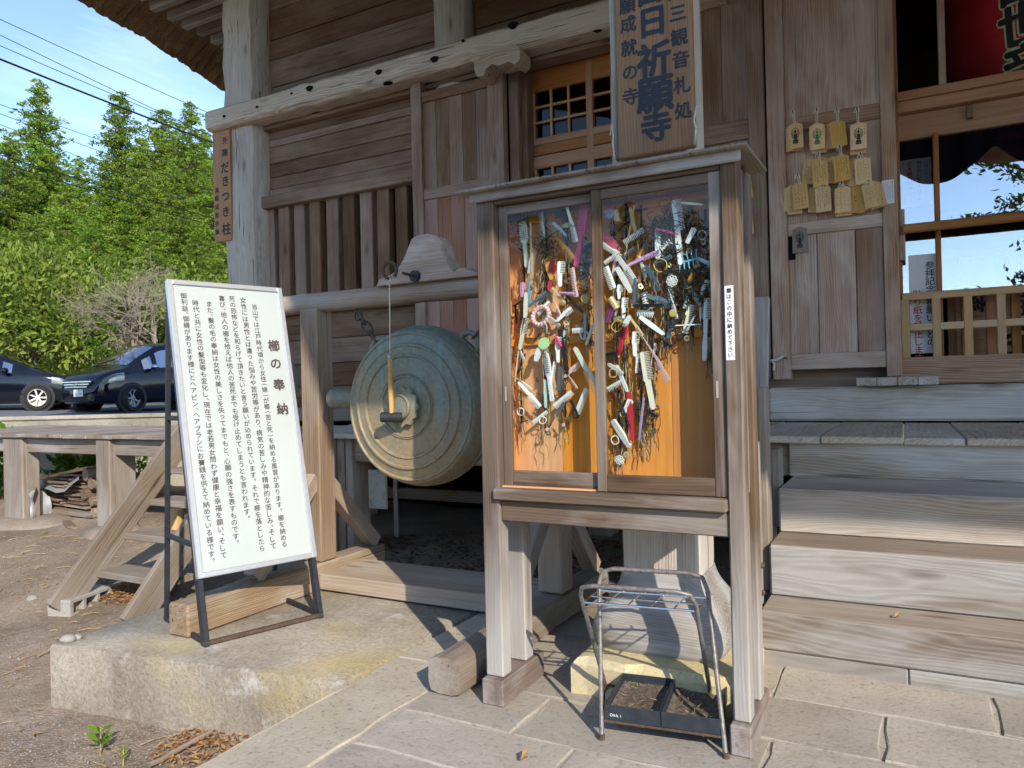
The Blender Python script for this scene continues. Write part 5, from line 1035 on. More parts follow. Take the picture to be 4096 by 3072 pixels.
def plaque(x, y, ang, dpt, w, h, mode, label, rr, mat='wood_ema', grp=None, cat='prayer plaque', nm='prayer_plaque'):
    p = pY(*C8(x, y), YE+dpt); a = R(ang); M = frame((p.x, YE+dpt, p.z), (math.sin(a), 0, math.cos(a)), (math.cos(a), 0, -math.sin(a)))   # grain runs up the plaque
    t = thing(nm, label, cat, M, grp); H_ = h; poly = [(-H_/2, -w/2), (H_/2-.028, -w/2), (H_/2, 0), (H_/2-.028, w/2), (-H_/2, w/2)]
    MB().prism(poly, .008).obj('board', mat, t, M)
    Mt = M @ Matrix.Rotation(R(90), 4, 'Y') @ Matrix.Scale(-1, 4, (1, 0, 0)) if False else frame((p.x, YE+dpt, p.z), (math.cos(a), 0, -math.sin(a)), (math.sin(a), 0, math.cos(a)))
    mb = MB()
    if mode == 'figure':
        buddha(mb, w*.9, h*.82, -.0048); mb.obj('printed_figure', 'ink_green' if rr.random() < .5 else 'ink', t, Mt @ T(0, 0, -h*.02)); mb = MB()
        scribble(mb, -w*.46, -w*.34, -h*.12, -h*.42, 1, rr, .0022, -.0048); scribble(mb, w*.34, w*.46, h*.34, -h*.1, 1, rr, .0022, -.0048); mb.obj('small_script', 'ink', t, Mt)
    elif mode: scribble(mb, -w*.4, w*.4, h*.36, -h*.40, mode[1], rr, .0024 if mode[0] == 'ink' else .0018, -.0048); mb.obj('handwriting', mode[0], t, Mt)
    return t, p
rr = random.Random(21); PW, PH = .112, .212
def bundle(word, front, backs, peg=None, mode='figure'):
    x, y, a = front; g = 'prayer plaques hung on the temple door'
    for i, (bx2, by2, ba) in enumerate(backs): plaque(bx2, by2, ba, .030-.009*0+.008*(len(backs)-1-i)*0+.022*(1-i/max(1, len(backs))), PW, PH, ('ink', 2), 'prayer plaque tucked behind the front one %s' % word, rr, grp=g)
    t, p = plaque(x, y, a, 0., PW, PH, mode, 'front prayer plaque %s, %s' % ('with printed figure' if mode == 'figure' else 'with handwriting', word), rr, grp=g)
    if peg:
        q = pY(*C8(*peg), YE); top = pY(*C8(x+6*math.sin(R(a)), y-165), YE-.008)
        MB().tube([(q.x-.006, YE-.004, q.z), (top.x-.008, YE-.01, top.z)], .0032, 5).obj('cord', 'rope', t); MB().tube([(q.x+.006, YE-.004, q.z), (top.x+.004, YE-.01, top.z)], .0032, 5).obj('cord', 'rope', t)
        MB().tube([(q.x-.02, YE-.01, q.z-.03), (q.x-.008, YE-.012, q.z+.004), (q.x+.006, YE-.012, q.z+.008), (q.x+.016, YE-.01, q.z-.028)], .0042, 5).obj('bow', 'rope', t)
        MB().tube([(q.x, YE+.03, q.z), (q.x, YE-.016, q.z+.004)], .004, 6).obj('nail', 'iron_black', t)
bundle('hung on the first nail next to the post', (295, 438, -1), ((262, 470, 0), (275, 472, 1)), (255, 100))
bundle('under the second nail of the rail', (608, 446, 0), ((640, 500, 2), ), (602, 65))
bundle('under the third nail of the rail', (912, 410, -4), ((835, 425, 4), (860, 430, 3)), (895, 65), ('ink_faint', 5))
bundle('under the fourth nail of the rail', (1205, 440, 0), ((1200, 465, 0), (1198, 515, 1)), (1185, 55))
bundle('in the middle row next to the post', (650, 990, -2), ((510, 950, 9), (640, 935, 0)), (625, 690), ('ink', 5))
bundle('in the middle row between two others', (962, 900, -3), ((815, 935, 9), (955, 925, -2)), (930, 600), ('ink', 5))
bundle('in the middle row next to the door stile', (1268, 940, -2), ((1120, 960, 6), (1165, 970, 3), (1190, 965, 2)), (1230, 700), ('ink_faint', 6))
bundle('in the bottom row on its own nail', (365, 1308, -3), ((240, 1340, 3), (285, 1385, 1), (335, 1310, -1)), (325, 1010), ('ink', 4))
bundle('in the bottom row under the slanting pair', (695, 1345, -2), ((590, 1350, 3), (625, 1350, 1)), (680, 1180), ('ink', 6))
bundle('in the bottom row in the middle', (978, 1355, 0), ((950, 1370, 1), (985, 1405, 0)), (960, 1120), ('ink_faint', 4))
bundle('in the bottom row fanned out beside the stile', (1390, 1280, -8), ((1150, 1330, 6), (1185, 1360, 3), (1225, 1330, 4), (1290, 1320, -2), (1345, 1300, -6), (1455, 1290, -14)), (1345, 1100), ('ink_faint', 4))
t, p = plaque(0, 0, 0, 0, PW*.92, PH*.85, None, 'weathered grey plaque with a printed figure nailed over the latch hole', rr, 'wood_deckpost') if False else (None, None)
q = pY(*C5b(171, 98), 6.325); M = frame((q.x, 6.325, q.z), (0, 0, 1), (1, 0, 0)); t = thing('wall_plaque', 'weathered grey plaque with a printed standing figure nailed by the latch hole', 'plaque', M)
MB().prism([(-.105, -.056), (.085, -.056), (.105, 0), (.085, .056), (-.105, .056)], .01).obj('board', 'wood_deckpost', t, M); mb = MB(); buddha(mb, .1, .18, -.006); mb.obj('printed_figure', 'ink', t, T(q.x, 6.325, q.z))
# plaques on the middle leaf, seen past the case roof
def C9(x, y): return ((2900+.6024*x)/KV, (560+.6024*y)/KV)
for (pts, word) in ((((1603, 360, 2), (1596, 365, 0)), 'below the case roof edge'), (((1609, 402, -6), (1603, 405, -5)), 'tilted beside the case post'), (((1603, 482, 1), (1607, 482, -3), (1611, 480, -5)), 'lowest beside the case post')):
    for k, (x, y, a) in enumerate(pts):
        p = pY(x, y, 6.255+.012*(len(pts)-k)); M = frame(p, (math.sin(R(a)), 0, math.cos(R(a))), (math.cos(R(a)), 0, -math.sin(R(a))))
        t = thing('prayer_plaque', 'wooden prayer plaque on the half hidden door leaf, %s' % word, 'prayer plaque', M, 'prayer plaques on the half hidden door'); MB().prism([(-.106, -.056), (.08, -.056), (.106, 0), (.08, .056), (-.106, .056)], .008).obj('board', 'wood_ema', t, M)
        MB().tube([p+Vector((0, -.006, .09)), p+Vector((.004, -.006, .17))], .003, 5).obj('cord', 'rope', t)
# notice on the stile
q = pY(*C5a(757, 1272), 6.303); w_, h_ = .083, .18
t = thing('paper_notice', 'small white paper notice with fine print on the door stile', 'notice', (q.x, 6.303, q.z)); MB().box(w_, .001, h_).obj('sheet', 'paper', t, T(q.x, 6.3085, q.z)); mb = MB(); column(mb, '絵馬を納める時の参考に', w_*.36, h_*.42, .0135, .0125, .004); scribble(mb, -w_*.42, w_*.26, h_*.44, -h_*.42, 7, rr, .0012); mb.obj('lettering', 'ink', t, T(q.x, 6.3075, q.z))
# rope on the leaf's lower stile
q = pY(1688, 777, 6.30); t = thing('rope_loop', 'short white rope knotted to a rusty staple low on the door stile', 'rope', q)
MB().tube([q+Vector((.045, .0, .012)), q+Vector((.0, -.03, .018)), q+Vector((-.045, -.01, 0)), q+Vector((-.08, .03, -.01))], .006, 6).obj('staple', 'iron_rust', t, I(), True); MB().tube([q+Vector((.02, -.03, .03)), q+Vector((-.03, -.035, .0)), q+Vector((-.075, -.03, -.005)), q+Vector((-.05, -.035, -.03)), q+Vector((-.055, -.03, -.085))], [.01, .012, .012, .01, .012], 8).obj('rope', 'rope', t, I(), True)
# ================================================================== things in the glazed screen
YP = 6.60
def sheet(name, x0, x1, z0, z1, Y, label, cat):
    t = thing(name, label, cat, ((x0+x1)/2, Y, z0)); MB().box(x1-x0, .002, z1-z0).obj('sheet', 'paper', t, T((x0+x1)/2, Y, (z0+z1)/2)); return t
x0, x1 = mx(*C5b(893, 300), YP), mx(*C5b(1078, 300), YP); z1, z0 = mz(*C5b(980, 200), YP), 1.50
YPs = 6.562; t = sheet('paper_sign', x0, x1, z0, z1, YPs, 'tall white sign with black and red writing behind the low lattice', 'sign'); mb = MB(); YT2 = YPs-.002
zc = mz(*C5b(1030, 270), YP); pt_ = zc-mz(*C5b(1030, 322), YP); column(mb, '参拝記念、祈願いなどの', mx(*C5b(1035, 400), YP), zc, pt_*1.02, pt_*1.08, .012); mb.obj('lettering', 'ink', t, T(0, YT2, 0))
mb = MB(); column(mb, '貼り紙を禁止します', mx(*C5b(955, 600), YP), mz(*C5b(955, 462), YP), pt_*1.02, pt_*1.1, .014); mb.obj('lettering', 'ink_red', t, T(0, YT2, 0))
x0, x1 = mx(*C5a(806, 1150), YP), mx(*C5a(1045, 1150), YP); z1, z0 = mz(*C5a(930, 1055), YP), mz(*C5a(930, 1370), YP)
YT2 = YP-.002; t = sheet('festival_poster', x0, x1, z0, z1, YP, 'white festival poster with blue and red writing inside the upper glass', 'poster'); s_ = (z1-z0)
for tx, u, mt, sz in (('八月十七・十八日', .86, 'ink_blue', .085), ('両日共に午前十時～午', .66, 'ink', .085), ('立木観音例大祭', .40, 'ink_red', .105)):
    mb = MB(); column(mb, tx, x0+(x1-x0)*u, z1-s_*.09, s_*sz, s_*sz*.95, .012); mb.obj('lettering', mt, t, T(0, YT2, 0))
ob = thing('offering_box', 'wooden offering box with brushed black characters behind the low lattice', 'offering box', (.95, 6.95, 1.2)); ox0, ox1 = mx(*C5b(1150, 600), 6.80), 2.1; oz1 = mz(*C5b(1400, 400), 6.80)
for k in range(4): h_ = (oz1-.06-1.25)/4; xbox('front_board', ox0+.02, ox1, 6.80, 6.83, 1.25+h_*k, 1.25+h_*(k+1)-.002, 'wood_muntin', ob)
xbox('rim', ox0-.01, ox1, 6.775, 6.86, oz1-.06, oz1, 'wood_lattice', ob); xbox('end_board', ox0+.02, ox0+.05, 6.83, 7.2, 1.25, oz1-.06, 'wood_muntin', ob, 'z'); xbox('corner_post', ox0, ox0+.06, 6.785, 6.80, 1.25, oz1-.06, 'wood_lattice', ob, 'z'); xbox('back_board', ox0+.02, ox1, 7.2, 7.23, 1.25, oz1-.06, 'wood_muntin', ob)
mb = MB()
for ch, x, y, s_ in (('納', 1378, 500, .19), ('宝', 1660, 520, .20), ('金', 1650, 760, .24), ('奉', 1385, 400, .12)):
    p = pY(*C5b(x, y), 6.797); glyph_to(mb, ch, p.x, p.z, s_, .02)
mb.obj('lettering', 'ink', ob, T(0, 6.797, 0))
# red paper lantern
lc = Vector((1.08, 7.35, mz(2150, 60, 7.0)+.25)); lr = .72
la = thing('paper_lantern', 'big red paper lantern with black characters behind the upper glass', 'lantern', lc); prof = []
for k in range(41): u = k/40*2-1; prof.append((lr*(1-.36*abs(u)**3)+.006*math.sin(k*math.pi), u*1.0))
MB().lathe(prof, 48).obj('shade', 'lantern_red', la, T(lc), True, 60); MB().lathe([(.40, 0), (.48, .0), (.48, -.09), (.40, -.09), (.4, 0)], 32, closed=True).obj('rim', 'iron_black', la, T(lc+Vector((0, 0, -.99))), True, 40)
fd = (Vector((0, 0, 0))-Vector((lc.x, lc.y, 0))).normalized(); th0 = math.atan2(fd.y, fd.x)
for bold, mt, off in ((.075, 'lantern_cream', .004), (.03, 'ink', .010)):
    mb = MB()
    gx_ = mx(2206, 55, 6.70)-(lc.x+fd.x*lr); g1_ = mz(2200, 52, 6.70)-lc.z; g2_ = mz(2200, 142, 6.70)-lc.z
    for ch, zc, s_ in (('観', 2*g1_-g2_, .34), ('世', g1_, .34), ('音', g2_, .34)): glyph_to(mb, ch, gx_, zc, s_, bold)
    out = []
    for x, y, z in mb.v:
        r_ = lr*(1-.36*abs(min(1, abs(z)))**3)+off; t = th0+x/lr; out.append((r_*math.cos(t), r_*math.sin(t), z))
    mb.v = out; mb.obj('lettering', mt, la, T(lc))
# ================================================================== small stair, block, firewood under the deck
zs = soil_z(-5, 3.1)
XL = pZ(150, 1290, zs+.12).x; q0 = pX(150, 1290, XL); q1 = pX(366, 985, XL)
dq = (q1-q0).normalized(); q1 = q0+dq*((4.72-q0.y)/dq.y)
XRt = pZ(352, 1312, zs+.1).x
stt = thing('small_stair', 'narrow grey open wooden stair leading up to the veranda', 'stair', ((XL+XRt)/2, 3.6, zs))
for x in (XL, XRt): board('stringer', (x, q0.y-.08, q0.z-.08+.0), (x, q1.y, q1.z), .21, .045, 'wood_stair', stt, bev=.004)
for (x, y) in ((215, 1232), (273, 1150), (328, 1078), (371, 1010)):
    p = pX(x, y, XL+.03); xbox('tread', XL+.024, XRt-.024, p.y-.02, p.y+.22, p.z-.05, p.z, 'wood_stair', stt, bev=.005)
b0, b1 = pZ(152, 1334, zs), pZ(258, 1292, zs); bd = (b1-b0); bd.z = 0; bl_ = .42; bd.normalize(); bh, bw = .13, .19
Mb = frame(b0+bd*bl_/2+Vector((bd.y, -bd.x, 0))*(-bw/2+.0)+Vector((0, 0, bh/2-.01)), bd, (0, 0, 1))
mb = MB(); mb.box(bl_, bw, .028, T(0, 0, bh/2-.014), .004).box(bl_, bw, .026, T(0, 0, -bh/2+.013), .004)
for x in (-.2, -.07, .07, .2): mb.box(.026 if abs(x) < .1 else .03, bw-.002, bh-.05, T(x*.97, 0, 0))
tag(mb.obj('concrete_block', 'block_grey', None, Mb), 'hollow grey concrete block under the foot of the small stair', 'block')
rr = random.Random(17)
x_l, x_r = mx(118, 1080, 5.35), mx(212, 1080, 5.35)
for k in range(30):
    row = k//2; x = x_l+(x_r-x_l)*((k % 2)*.5+.25)+rr.uniform(-.06, .06); z = -.02+row*.030; w_ = (x_r-x_l)*.52*rr.uniform(.8, 1.05)
    M = frame((x, 5.42+rr.uniform(-.04, .04), z), (1, rr.uniform(-.12, .12), rr.uniform(-.03, .03)), (0, rr.uniform(-.1, .1), 1)); m_ = MB().box(w_, .34, .022, None, .005); m_.v = [(a, b+rr.uniform(-.012, .012), c+rr.uniform(-.004, .004)) for a, b, c in m_.v]
    tag(m_.obj('firewood_board', 'wood_fire', None, M), 'flat split bark board in the stack beneath the veranda', 'firewood', 'boards stacked beneath the veranda')
for k, (x, y, r_) in enumerate(((188, 1025, .075), (199, 1045, .07), (184, 1068, .07), (200, 1083, .055), (203, 1105, .045))):
    p = pY(x, y, 5.22); disp_log('firewood_log', (p.x, 5.2, p.z), (p.x+.05, 5.62, p.z+.01), r_, r_, 'wood_fire', None, 10, 4, .006, 2, k); o = bpy.context.scene.objects[[n for n in WM][-1]]; tag(o, 'short round log at the end of the bark board stack', 'firewood', 'logs beneath the veranda')
tag(board('firewood_plank', pY(115, 1100, 5.25), pY(213, 1112, 5.25), .05, .2, 'wood_stair', None), 'long pale plank lying under the bark board stack', 'plank')
tag(board('loose_plank', pZ(122, 1108, -.06), pZ(158, 1140, -.09), .025, .10, 'wood_fire', None, up=(0, .2, 1)), 'short brown plank leaning on the ground before the stack', 'plank')
tag(board('top_plank', pY(105, 1032, 5.4), pY(214, 1008, 5.4), .035, .3, 'wood_ema', None), 'yellowish plank lying on top of the covered stack', 'plank')
vs = []; fs = []; path = [(68, 1122), (70, 1090), (78, 1062), (90, 1052), (105, 1056), (122, 1063), (140, 1062), (155, 1048), (170, 1035)]
for i, (x, y) in enumerate(path):
    for j in range(7):
        p = pY(x, y, 5.12+.09*j); vs.append((p.x+rr.uniform(-.012, .012)+.02*j*0, p.y, pY(x, y, 5.12).z+rr.uniform(-.012, .012)+.012*j))
for i in range(len(path)-1):
    for j in range(6): a = i*7+j; fs.append((a, a+1, a+8, a+7))
b = len(vs)
for i in range(9):
    for j in range(9):
        u, v = i/8, j/8; X_ = 68+50*u; yt = 1066-16*math.sin(math.pi*min(1, u*1.3))+6*u; A_ = pX(X_, yt+(1124-yt)*v, -8.74) if u < .3 else pY(X_, yt+(1124-yt)*v, 4.93+.25*u); vs.append((A_.x+.012*math.sin(9*v+5*u), A_.y-.03+.02*math.sin(11*u+3*v), A_.z+.008*math.sin(7*u)))
for i in range(8):
    for j in range(8): a = b+i*9+j; fs.append((a, a+1, a+10, a+9))
tag(MB().add(vs, fs).obj('silver_tarp', 'tarp', smooth=True), 'crumpled silver tarpaulin draped over the stack beneath the veranda', 'tarp')
p = pY(378, 1098, 4.6); p2 = pY(376, 1206, 4.6)
disp_log('yellow_stake', (p2.x, 4.6, soil_z(0, 4.6)-.05), (p.x, 4.62, p.z), .065, .065, 'wood_yellow', None, 12, 5, .004, 3, 4, up=(1, 0, 0)); tag(bpy.data.objects['yellow_stake'], 'short yellowish wooden stake standing behind the small stair', 'stake')
# ================================================================== litter
def litter(name, spots, mat, size, label, z=None, seed=1, parent=None, curl=.4):
    rr = random.Random(seed); vs = []; fs = []; at = []
    for (c, rad, n) in spots:
        for k in range(n):
            r_ = rad*rr.random()**.6; t = rr.uniform(0, 6.28); x, y = c[0]+r_*math.cos(t)*1.2, c[1]+r_*math.sin(t); zz = (soil_z(x, y)+.015 if z is None else z)+rr.uniform(0, .02)*(1-r_/rad)*2
            s = size*rr.uniform(.5, 1.3); a = rr.uniform(0, 6.28); e = Vector((math.cos(a), math.sin(a), rr.uniform(-curl, curl))); f = Vector((-math.sin(a), math.cos(a), rr.uniform(-curl, curl))); p = Vector((x, y, zz+s*.2)); b = len(vs); v = rr.random()
            for q in (p-e*s, p-f*s*.4+Vector((0, 0, s*.15)), p+e*s, p+f*s*.4+Vector((0, 0, s*.12))): vs.append(tuple(q)); at.append(v)
            fs.append((b, b+1, b+2, b+3))
    me = bpy.data.meshes.new(name); me.from_pydata(vs, [], fs); a = me.attributes.new('rnd', 'FLOAT', 'POINT'); a.data.foreach_set('value', at)
    return tag(link(name, me, mat, parent), label, kind='stuff')
g1, g2, g3 = pZ(300, 1297, zs), pZ(190, 1275, zs), pZ(440, 1622, -.33); g4 = pZ(70, 1275, zs)
litter('dry_leaves', [((g1.x, g1.y), .26, 1100), ((g1.x-.15, g1.y-.05), .18, 400), ((g2.x, g2.y), .22, 300), ((g3.x, g3.y), .2, 420), ((g4.x, g4.y), .25, 40), ((-3.6, 1.4), 1.6, 90), ((-5.0, 2.2), 1.6, 60)], 'leaf_dry', .017, 'dry brown leaves drifted beside the block and platform')
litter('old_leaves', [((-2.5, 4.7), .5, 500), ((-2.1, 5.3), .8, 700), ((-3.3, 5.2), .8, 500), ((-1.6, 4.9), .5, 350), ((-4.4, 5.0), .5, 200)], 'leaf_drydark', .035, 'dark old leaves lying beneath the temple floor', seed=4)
for (x, y, w) in ((840, 1265, 'beside the gong stand base'), (862, 1266, 'at the gap under the gong stand board'), (1130, 1640, 'at a paving joint before the umbrella rack'), (2000, 1425, 'at the foot of the temple steps'), (1940, 1335, 'on the lowest tread of the steps')):
    p = pZ(x, y, .25 if 'tread' in w else .012); o = litter('fallen_leaf', [((p.x, p.y), .01, 3)], 'leaf_dry', .022, 'dry fallen leaf '+w, z=.247 if 'tread' in w else .012, seed=int(x)); o['category'] = 'leaf'; del o['kind']
mb = MB(); rr = random.Random(6)
for k in range(260):
    x, y = rr.choice(((rr.gauss(-3.3, .8), rr.gauss(1.6, .35)), (rr.uniform(-6.5, -4.2), rr.uniform(2.2, 3.6)), (rr.uniform(-3.2, -1.6), rr.uniform(4.5, 5.6)), (rr.uniform(-8.5, -5.8), rr.uniform(3.5, 4.8)))); l = rr.uniform(.03, .16)*(1.6 if k % 17 == 0 else 1); a = rr.gauss(.5, .8); z = soil_z(x, y)+.012
    if y > 2.25 and -4.1 < x < -2.2 and y < 4.5: continue
    mb.tube([(x, y, z), (x+l*.5*math.cos(a), y+l*.5*math.sin(a), z+.012), (x+l*math.cos(a+.2), y+l*math.sin(a+.2), z)], .0022 if l < .17 else .006, 4)
tag(mb.obj('twigs', 'straw'), 'thin dry twigs and straw scattered on the earth', kind='stuff')
p0, p1 = pZ(325, 1659, -.32), pZ(455, 1590, -.31); disp_log('fallen_branch', p0+Vector((0, 0, .012)), p1+Vector((0, 0, .02)), .012, .012, 'wood_fire', None, 7, 12, .003, 2, 2); tag(bpy.data.objects['fallen_branch'], 'thin brown branch lying on the earth before the platform', 'branch')
vs = []; fs = []; rr = random.Random(9)
for k in range(2600):
    x, y = (rr.gauss(-4.0, 1.1), rr.gauss(1.7, .5)) if k % 3 else (rr.uniform(-8, -4), rr.uniform(1.5, 4.5)); s = rr.uniform(.003, .010)*(2.4 if k % 60 == 0 else 1)
    if x > -2.3 or (x > -4.15 and y > 2.2): continue
    z = soil_z(x, y)+s*.3; b = len(vs); q = [rr.uniform(.7, 1.3) for _ in range(6)]
    vs += [(x+s*q[0], y, z), (x, y+s*q[1], z), (x-s*q[2], y, z), (x, y-s*q[3], z), (x, y, z+s*.7*q[4]), (x, y, z-s)]
    fs += [(b+i, b+(i+1) % 4, b+4) for i in range(4)]+[(b+(i+1) % 4, b+i, b+5) for i in range(4)]
tag(MB().add(vs, fs).obj('gravel', 'pebble'), 'small mixed pebbles scattered on the bare earth', kind='stuff')
for (x, y, s, w) in ((272, 1388, .04, 'perched on the platform corner'), (290, 1383, .03, 'perched on the platform corner'), (70, 1300, .05, 'lying on the earth near the small stair')):
    p = pZ(x*1 if x < 100 else x-125, y, zs if x < 100 else .0); mb = MB(); n = 8; vs = []; rr = random.Random(x)
    for (r_, h) in ((.2, -1), (.9, -.4), (1, .2), (.6, .8), (.1, 1)):
        for k in range(n): t = 6.283*k/n; q = rr.uniform(.85, 1.15); vs.append((p.x+s*r_*q*math.cos(t), p.y+s*r_*q*math.sin(t), p.z+s*.6*(h+.8)))
    tag(mb.add(vs, [(i*n+k, i*n+(k+1) % n, (i+1)*n+(k+1) % n, (i+1)*n+k) for i in range(4) for k in range(n)]+[tuple(4*n+k for k in range(n))]).obj('pebble_stone', 'pebble', smooth=True, centre=True), 'grey rounded pebble '+w, 'pebble', 'larger pebbles')
# ================================================================== vegetation
def leafmesh(name, C, Nn, S, asp, seed, up=.3, bend=.25):
    # C centres, Nn outward direction, S size per leaf: one bent four-sided leaf each
    rs = np.random.RandomState(seed); n = len(C); d = Nn+rs.normal(0, .55, (n, 3)); d[:, 2] += up; d /= np.linalg.norm(d, axis=1)[:, None]+1e-9
    t = rs.normal(0, 1, (n, 3)); t -= (t*d).sum(1)[:, None]*d; t /= np.linalg.norm(t, axis=1)[:, None]+1e-9; b = np.cross(d, t)
    S = S[:, None]; v = np.empty((n, 4, 3)); v[:, 0] = C-d*S; v[:, 1] = C+t*S*asp+b*S*bend; v[:, 2] = C+d*S; v[:, 3] = C-t*S*asp+b*S*bend
    me = bpy.data.meshes.new(name); me.vertices.add(n*4); me.vertices.foreach_set('co', v.reshape(-1).astype(np.float32)); me.loops.add(n*4); me.loops.foreach_set('vertex_index', np.arange(n*4)); me.polygons.add(n); me.polygons.foreach_set('loop_start', np.arange(n)*4); me.polygons.foreach_set('loop_total', np.full(n, 4)); me.update(calc_edges=True)
    at = me.attributes.new('rnd', 'FLOAT', 'POINT'); at.data.foreach_set('value', np.repeat(rs.random_sample(n), 4).astype(np.float32)); return me
def cedar(seed, H=15., R0=3.4, dens=1.0):
    rs = np.random.RandomState(seed); C = []; N = []; TN = []; br = MB(); z = H*.10
    br.tube([(0, 0, -.5), (.05, .02, H*.35), (.0, .06, H*.7), (0, 0, H*.98)], [.28, .22, .13, .02], 8)
    while z < H*.99:
        u = z/H; rad = R0*1.12*(1-u)**.82*(1 if u > .2 else .75+u)*1.0+.12; nb = max(4, int((6+5*(1-u))*dens)); a0 = rs.uniform(0, 6.28)
        for k in range(nb):
            a = a0+6.283*k/nb+rs.normal(0, .2); L_ = rad*rs.choice([.45, .7, .85, 1.0, 1.15, 1.3]); dr = np.array([math.cos(a), math.sin(a), 0.]); tip = np.array([0, 0, z])+dr*L_+np.array([0, 0, -.12*L_+rs.normal(0, .2)])
            if L_ > .5: br.tube([(0, 0, z), tuple(np.array([0, 0, z])+dr*L_*.5+np.array([0, 0, -.1*L_])), tuple(tip)], [.035, .025, .01], 4, False)
            npf = max(1, int(L_/.42))
            for j in range(npf):
                f = (j+.8)/npf; pc = np.array([0, 0, z])*(1-f)+tip*f+rs.normal(0, .12, 3)+np.array([0, 0, .12*f]); pr_ = rs.uniform(.30, .58)*(.75+.5*(1-u)); m = int(34*dens)
                q = rs.normal(0, 1, (m, 3)); q /= np.linalg.norm(q, axis=1)[:, None]; q[:, 2] = np.abs(q[:, 2])*.9-.25; C.append(pc+q*pr_*rs.uniform(.55, 1, (m, 1))); N.append(q+dr*.5); TN.append(np.full(m, rs.random_sample())*.7+rs.random_sample(m)*.3)
        z += H*.026*(1.3-.5*u)
    C = np.concatenate(C); N = np.concatenate(N); rs2 = np.random.RandomState(seed+5)
    me = leafmesh('cedar_crown', C, N, rs2.uniform(.06, .13, len(C)), .45, seed); me.attributes['rnd'].data.foreach_set('value', np.repeat(np.concatenate(TN), 4).astype(np.float32)); return me, br.mesh('cedar_trunk', True)
CED = [cedar(s, 15., r_) for s, r_ in ((1, 3.9), (2, 3.6), (3, 4.2))]
for c, t in CED: c.materials.append(MAT['leaf_cedar']); t.materials.append(MAT['bark'])
def put_cedar(x, y, f, k, lab, grp, wide=1.0, mat=None):
    top = pF(x, y, f); l = (top-CP).dot(_r2); bz = hill_z(f, l); h = max(4, top.z-bz); M = T(top.x, top.y, bz) @ Matrix.Rotation(k*1.7+x, 4, 'Z') @ Matrix.Diagonal((h/15*wide, h/15*wide, h/15, 1))
    t = thing('cedar_tree', lab, 'tree', M, grp); link('crown', CED[k % 3][0], None, t, M); link('trunk', CED[k % 3][1], None, t, M)
gC = 'cedars on the slope behind the road'
for i, (x, y, f, w_, lab) in enumerate(((85, 185, 42, .95, 'tallest cedar on the slope, standing alone against the sky'), (258, 200, 44, .85, 'slender cedar with a bare stretch of trunk below its tip'), (350, 238, 47, 1.0, 'cedar behind two wires between the slender cedar and the temple eave'), (412, 233, 43, .95, 'cedar whose tip stands beside the beam end of the temple'), (170, 338, 64, .9, 'small distant cedar in the gap between the tall ones'))):
    put_cedar(x, y, f, i, lab, None, w_*1.18)
CLB = ['broad cedar standing next to the tallest one, away from the temple', 'cedar filling the gap below the small distant cedar', 'cedar before the foot of the slender cedar', 'cedar between the slender cedar and the double wires', 'cedar below the cedar at the beam end', 'dense cedar before the tallest one', 'cedar half hidden by the corner plaque', 'cedar above the bonnet of the minivan', 'cedar above the nose of the low black car', 'cedar above the white roadside pole', 'cedar behind the bare shrub', 'cedar beside the lower end of the corner plaque']+['yellow green cedar in the dense wood on the slope']*13
for i, (x, y, f, w_) in enumerate(((18, 300, 39, 1.2), (140, 400, 37, 1.25), (205, 450, 35, 1.3), (300, 330, 40, 1.1), (385, 400, 37, 1.2), (60, 470, 34, 1.4), (455, 350, 41, 1.1), (250, 540, 32, 1.5), (120, 560, 31, 1.5), (8, 545, 32, 1.5), (335, 500, 34, 1.4), (425, 500, 35, 1.4), (-60, 330, 39, 1.2), (-70, 520, 33, 1.5), (180, 600, 30, 1.6), (300, 610, 30.5, 1.6), (60, 620, 30, 1.6), (390, 600, 31, 1.6), (470, 560, 33, 1.5), (225, 380, 48, 1.3), (110, 330, 50, 1.3), (305, 300, 52, 1.2), (380, 300, 50, 1.2), (440, 290, 48, 1.2), (30, 380, 44, 1.3))):
    put_cedar(x, y, f, i+1, CLB[i], gC, w_)
def bush(name, spots, mat, leaf, dens, label, cat, seed, stem='bark', asp=.4, grp=None, bend=.2, up=.1):
    rs = np.random.RandomState(seed); C = []; N = []; br = MB(); base = np.array(spots[0][0])
    for (c, r_) in spots:
        c = np.array(c); r3 = np.array(r_ if isinstance(r_, tuple) else (r_, r_, r_)); n = int(dens*(r3[0]*r3[2])); q = rs.normal(0, 1, (n, 3)); q /= np.linalg.norm(q, axis=1)[:, None]
        cl = rs.normal(0, 1, (max(6, n//45), 3)); cl /= np.linalg.norm(cl, axis=1)[:, None]; idx = rs.randint(0, len(cl), n); q = cl[idx]+rs.normal(0, .22, (n, 3)); rad = rs.uniform(.55, 1.05, (n, 1)); C.append(c+q*rad*r3); N.append(q)
        for k in range(max(4, len(cl)//3)): e = c+cl[k]*r3*.9; b0_ = np.array([c[0], c[1], c[2]-r3[2]*1.0]); br.tube([tuple(b0_), tuple((b0_+e)/2+rs.normal(0, .06, 3)), tuple(e)], [.03*r3[2], .02*r3[2], .006], 4, False)
    C = np.concatenate(C); N = np.concatenate(N); me = leafmesh(name+'_leaves', C-base, N, rs.uniform(leaf*.6, leaf*1.2, len(C)), asp, seed, up, bend); me.materials.append(MAT[mat]); br.v = [(x-base[0], y-base[1], z-base[2]) for x, y, z in br.v]
    t = thing(name, label, cat, T(*base), grp); link('foliage', me, None, t, T(*base)); br.obj('stems', stem, t, T(*base)); return t
def bp_(x, y, f): return tuple(pF(x, y, f))
